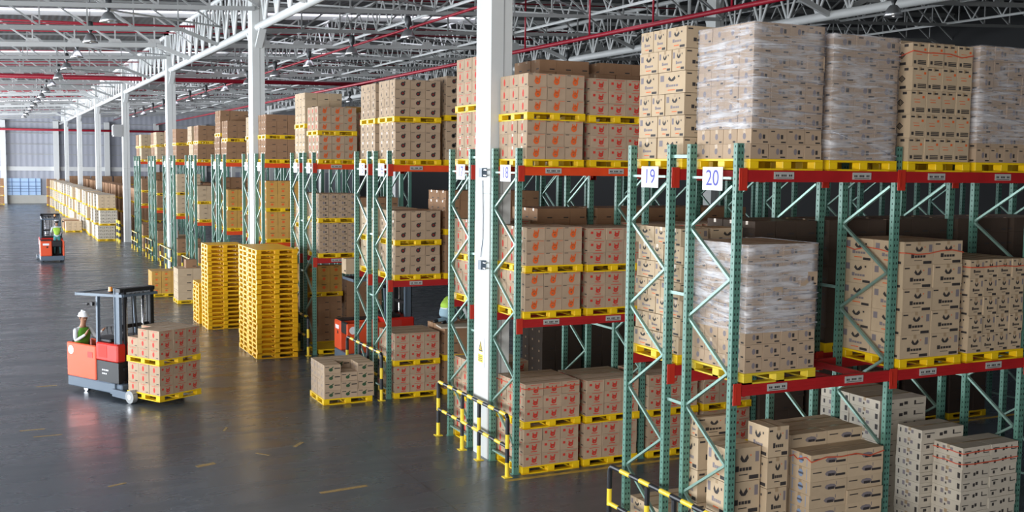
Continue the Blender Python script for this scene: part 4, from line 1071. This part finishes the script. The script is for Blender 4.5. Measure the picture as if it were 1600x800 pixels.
# man crouching on cartons
P_CR = dict(pelvis=(-.12, 0, .30), spine=(-.02, 0, .42), chest=(.18, 0, .52), neckbase=(.30, 0, .55), neck=(.37, 0, .58), head=(.47, 0, .60), hfwd=(.8, 0, -.6), hup=(.5, 0, .8),
    shL=(.24, .18, .52), elL=(.33, .24, .27), wrL=(.45, .20, .10), haL=(.50, .19, .05), shR=(.24, -.18, .52), elR=(.35, -.24, .28), wrR=(.47, -.2, .11), haR=(.52, -.19, .05),
    hipL=(-.12, .10, .25), knL=(.16, .14, .09), anL=(-.18, .14, .07), toL=(-.30, .14, .05), hipR=(-.12, -.10, .25), knR=(.16, -.14, .09), anR=(-.18, -.14, .07), toR=(-.30, -.14, .05))
person('man in lime vest and pale trousers crouching on brown cartons inside rack sixteen', (9.45, 22.75, ZM), R(20), P_CR, M_VESTL, M_JEAN, True)
q = MB(); q.box(0, .95, 0, .5, 0, .03); tag(obj('cardboard_sheet', q, M_CARDW, None, (9.0, 22.0, ZM+.005), R(-8)), 'flat pale cardboard sheet lying on the cartons below the crouching man', 'cardboard sheet')
o = place('pale_carton', carton_mesh('pale', .42, .38, .4), None, (8.35, 27.0, 2.32)); tag(o, 'single pale carton held high beside the half hidden truck', 'carton')

# coloured tapes tied round some piles
M_STRAP = mat('red_tape', (.62, .10, .05), .35)
def strap(x0, x1, y0, y1, z, label, sag=.03):
    q = MB(); r = random.Random(len(label)); z2 = lambda: z+r.uniform(-sag, sag)
    n = 5; pts = [(x0-.006, y1-(y1-y0)*i/n, z2()) for i in range(n)]+[(x0+(x1-x0)*i/n, y0-.018, z2()) for i in range(n+1)]
    for a, b in zip(pts, pts[1:]): q.bar(a, b, .004, .014)
    tag(obj('tape_band', q, M_STRAP), label, 'tape', None)
x, y = slot(20, 1, 0); strap(x+.02, x+1.06, y+.02, y+1.1, LV[1]+PH+4.55*.303, 'orange-red tape tied round the top row of the third midlevel load, rack twenty')
strap(x+.02, x+1.08, y+.02, y+1.1, LV[2]+PH+4.55*.298, 'red tape tied round the top row of barcoded cartons, rack twenty')
x, y = slot(20, 0, 1); x -= .13; strap(x, x+1.2, y, y+.38, PH+8.6*.171, 'red tape tied round the front tier of blue-emblem cartons')
x, y = slot(20, 1, 1); strap(x+.02, x+1.08, y, y+.5, PH+8.5*.15, 'dark pink tape round the top row of the flat whitish cartons', .01); strap(x+.02, x+1.08, y, y+.5, PH+7.5*.15, 'dark pink tape round the second row of the flat whitish cartons', .01)
x, y = slot(20, 1, 1); strap(x+.02, x+1.07, y+.02, y+1.1, LV[1]+PH+4.6*.25, 'red tape tied round the shorter fourth midlevel load, rack twenty', .01)
x, y = slot(18, 0, 0); strap(x+.02, x+1.08, y+.02, y+1.1, 2*PH+5.6*.213, 'red tape round the upper floor load at the end of rack eighteen', .008)
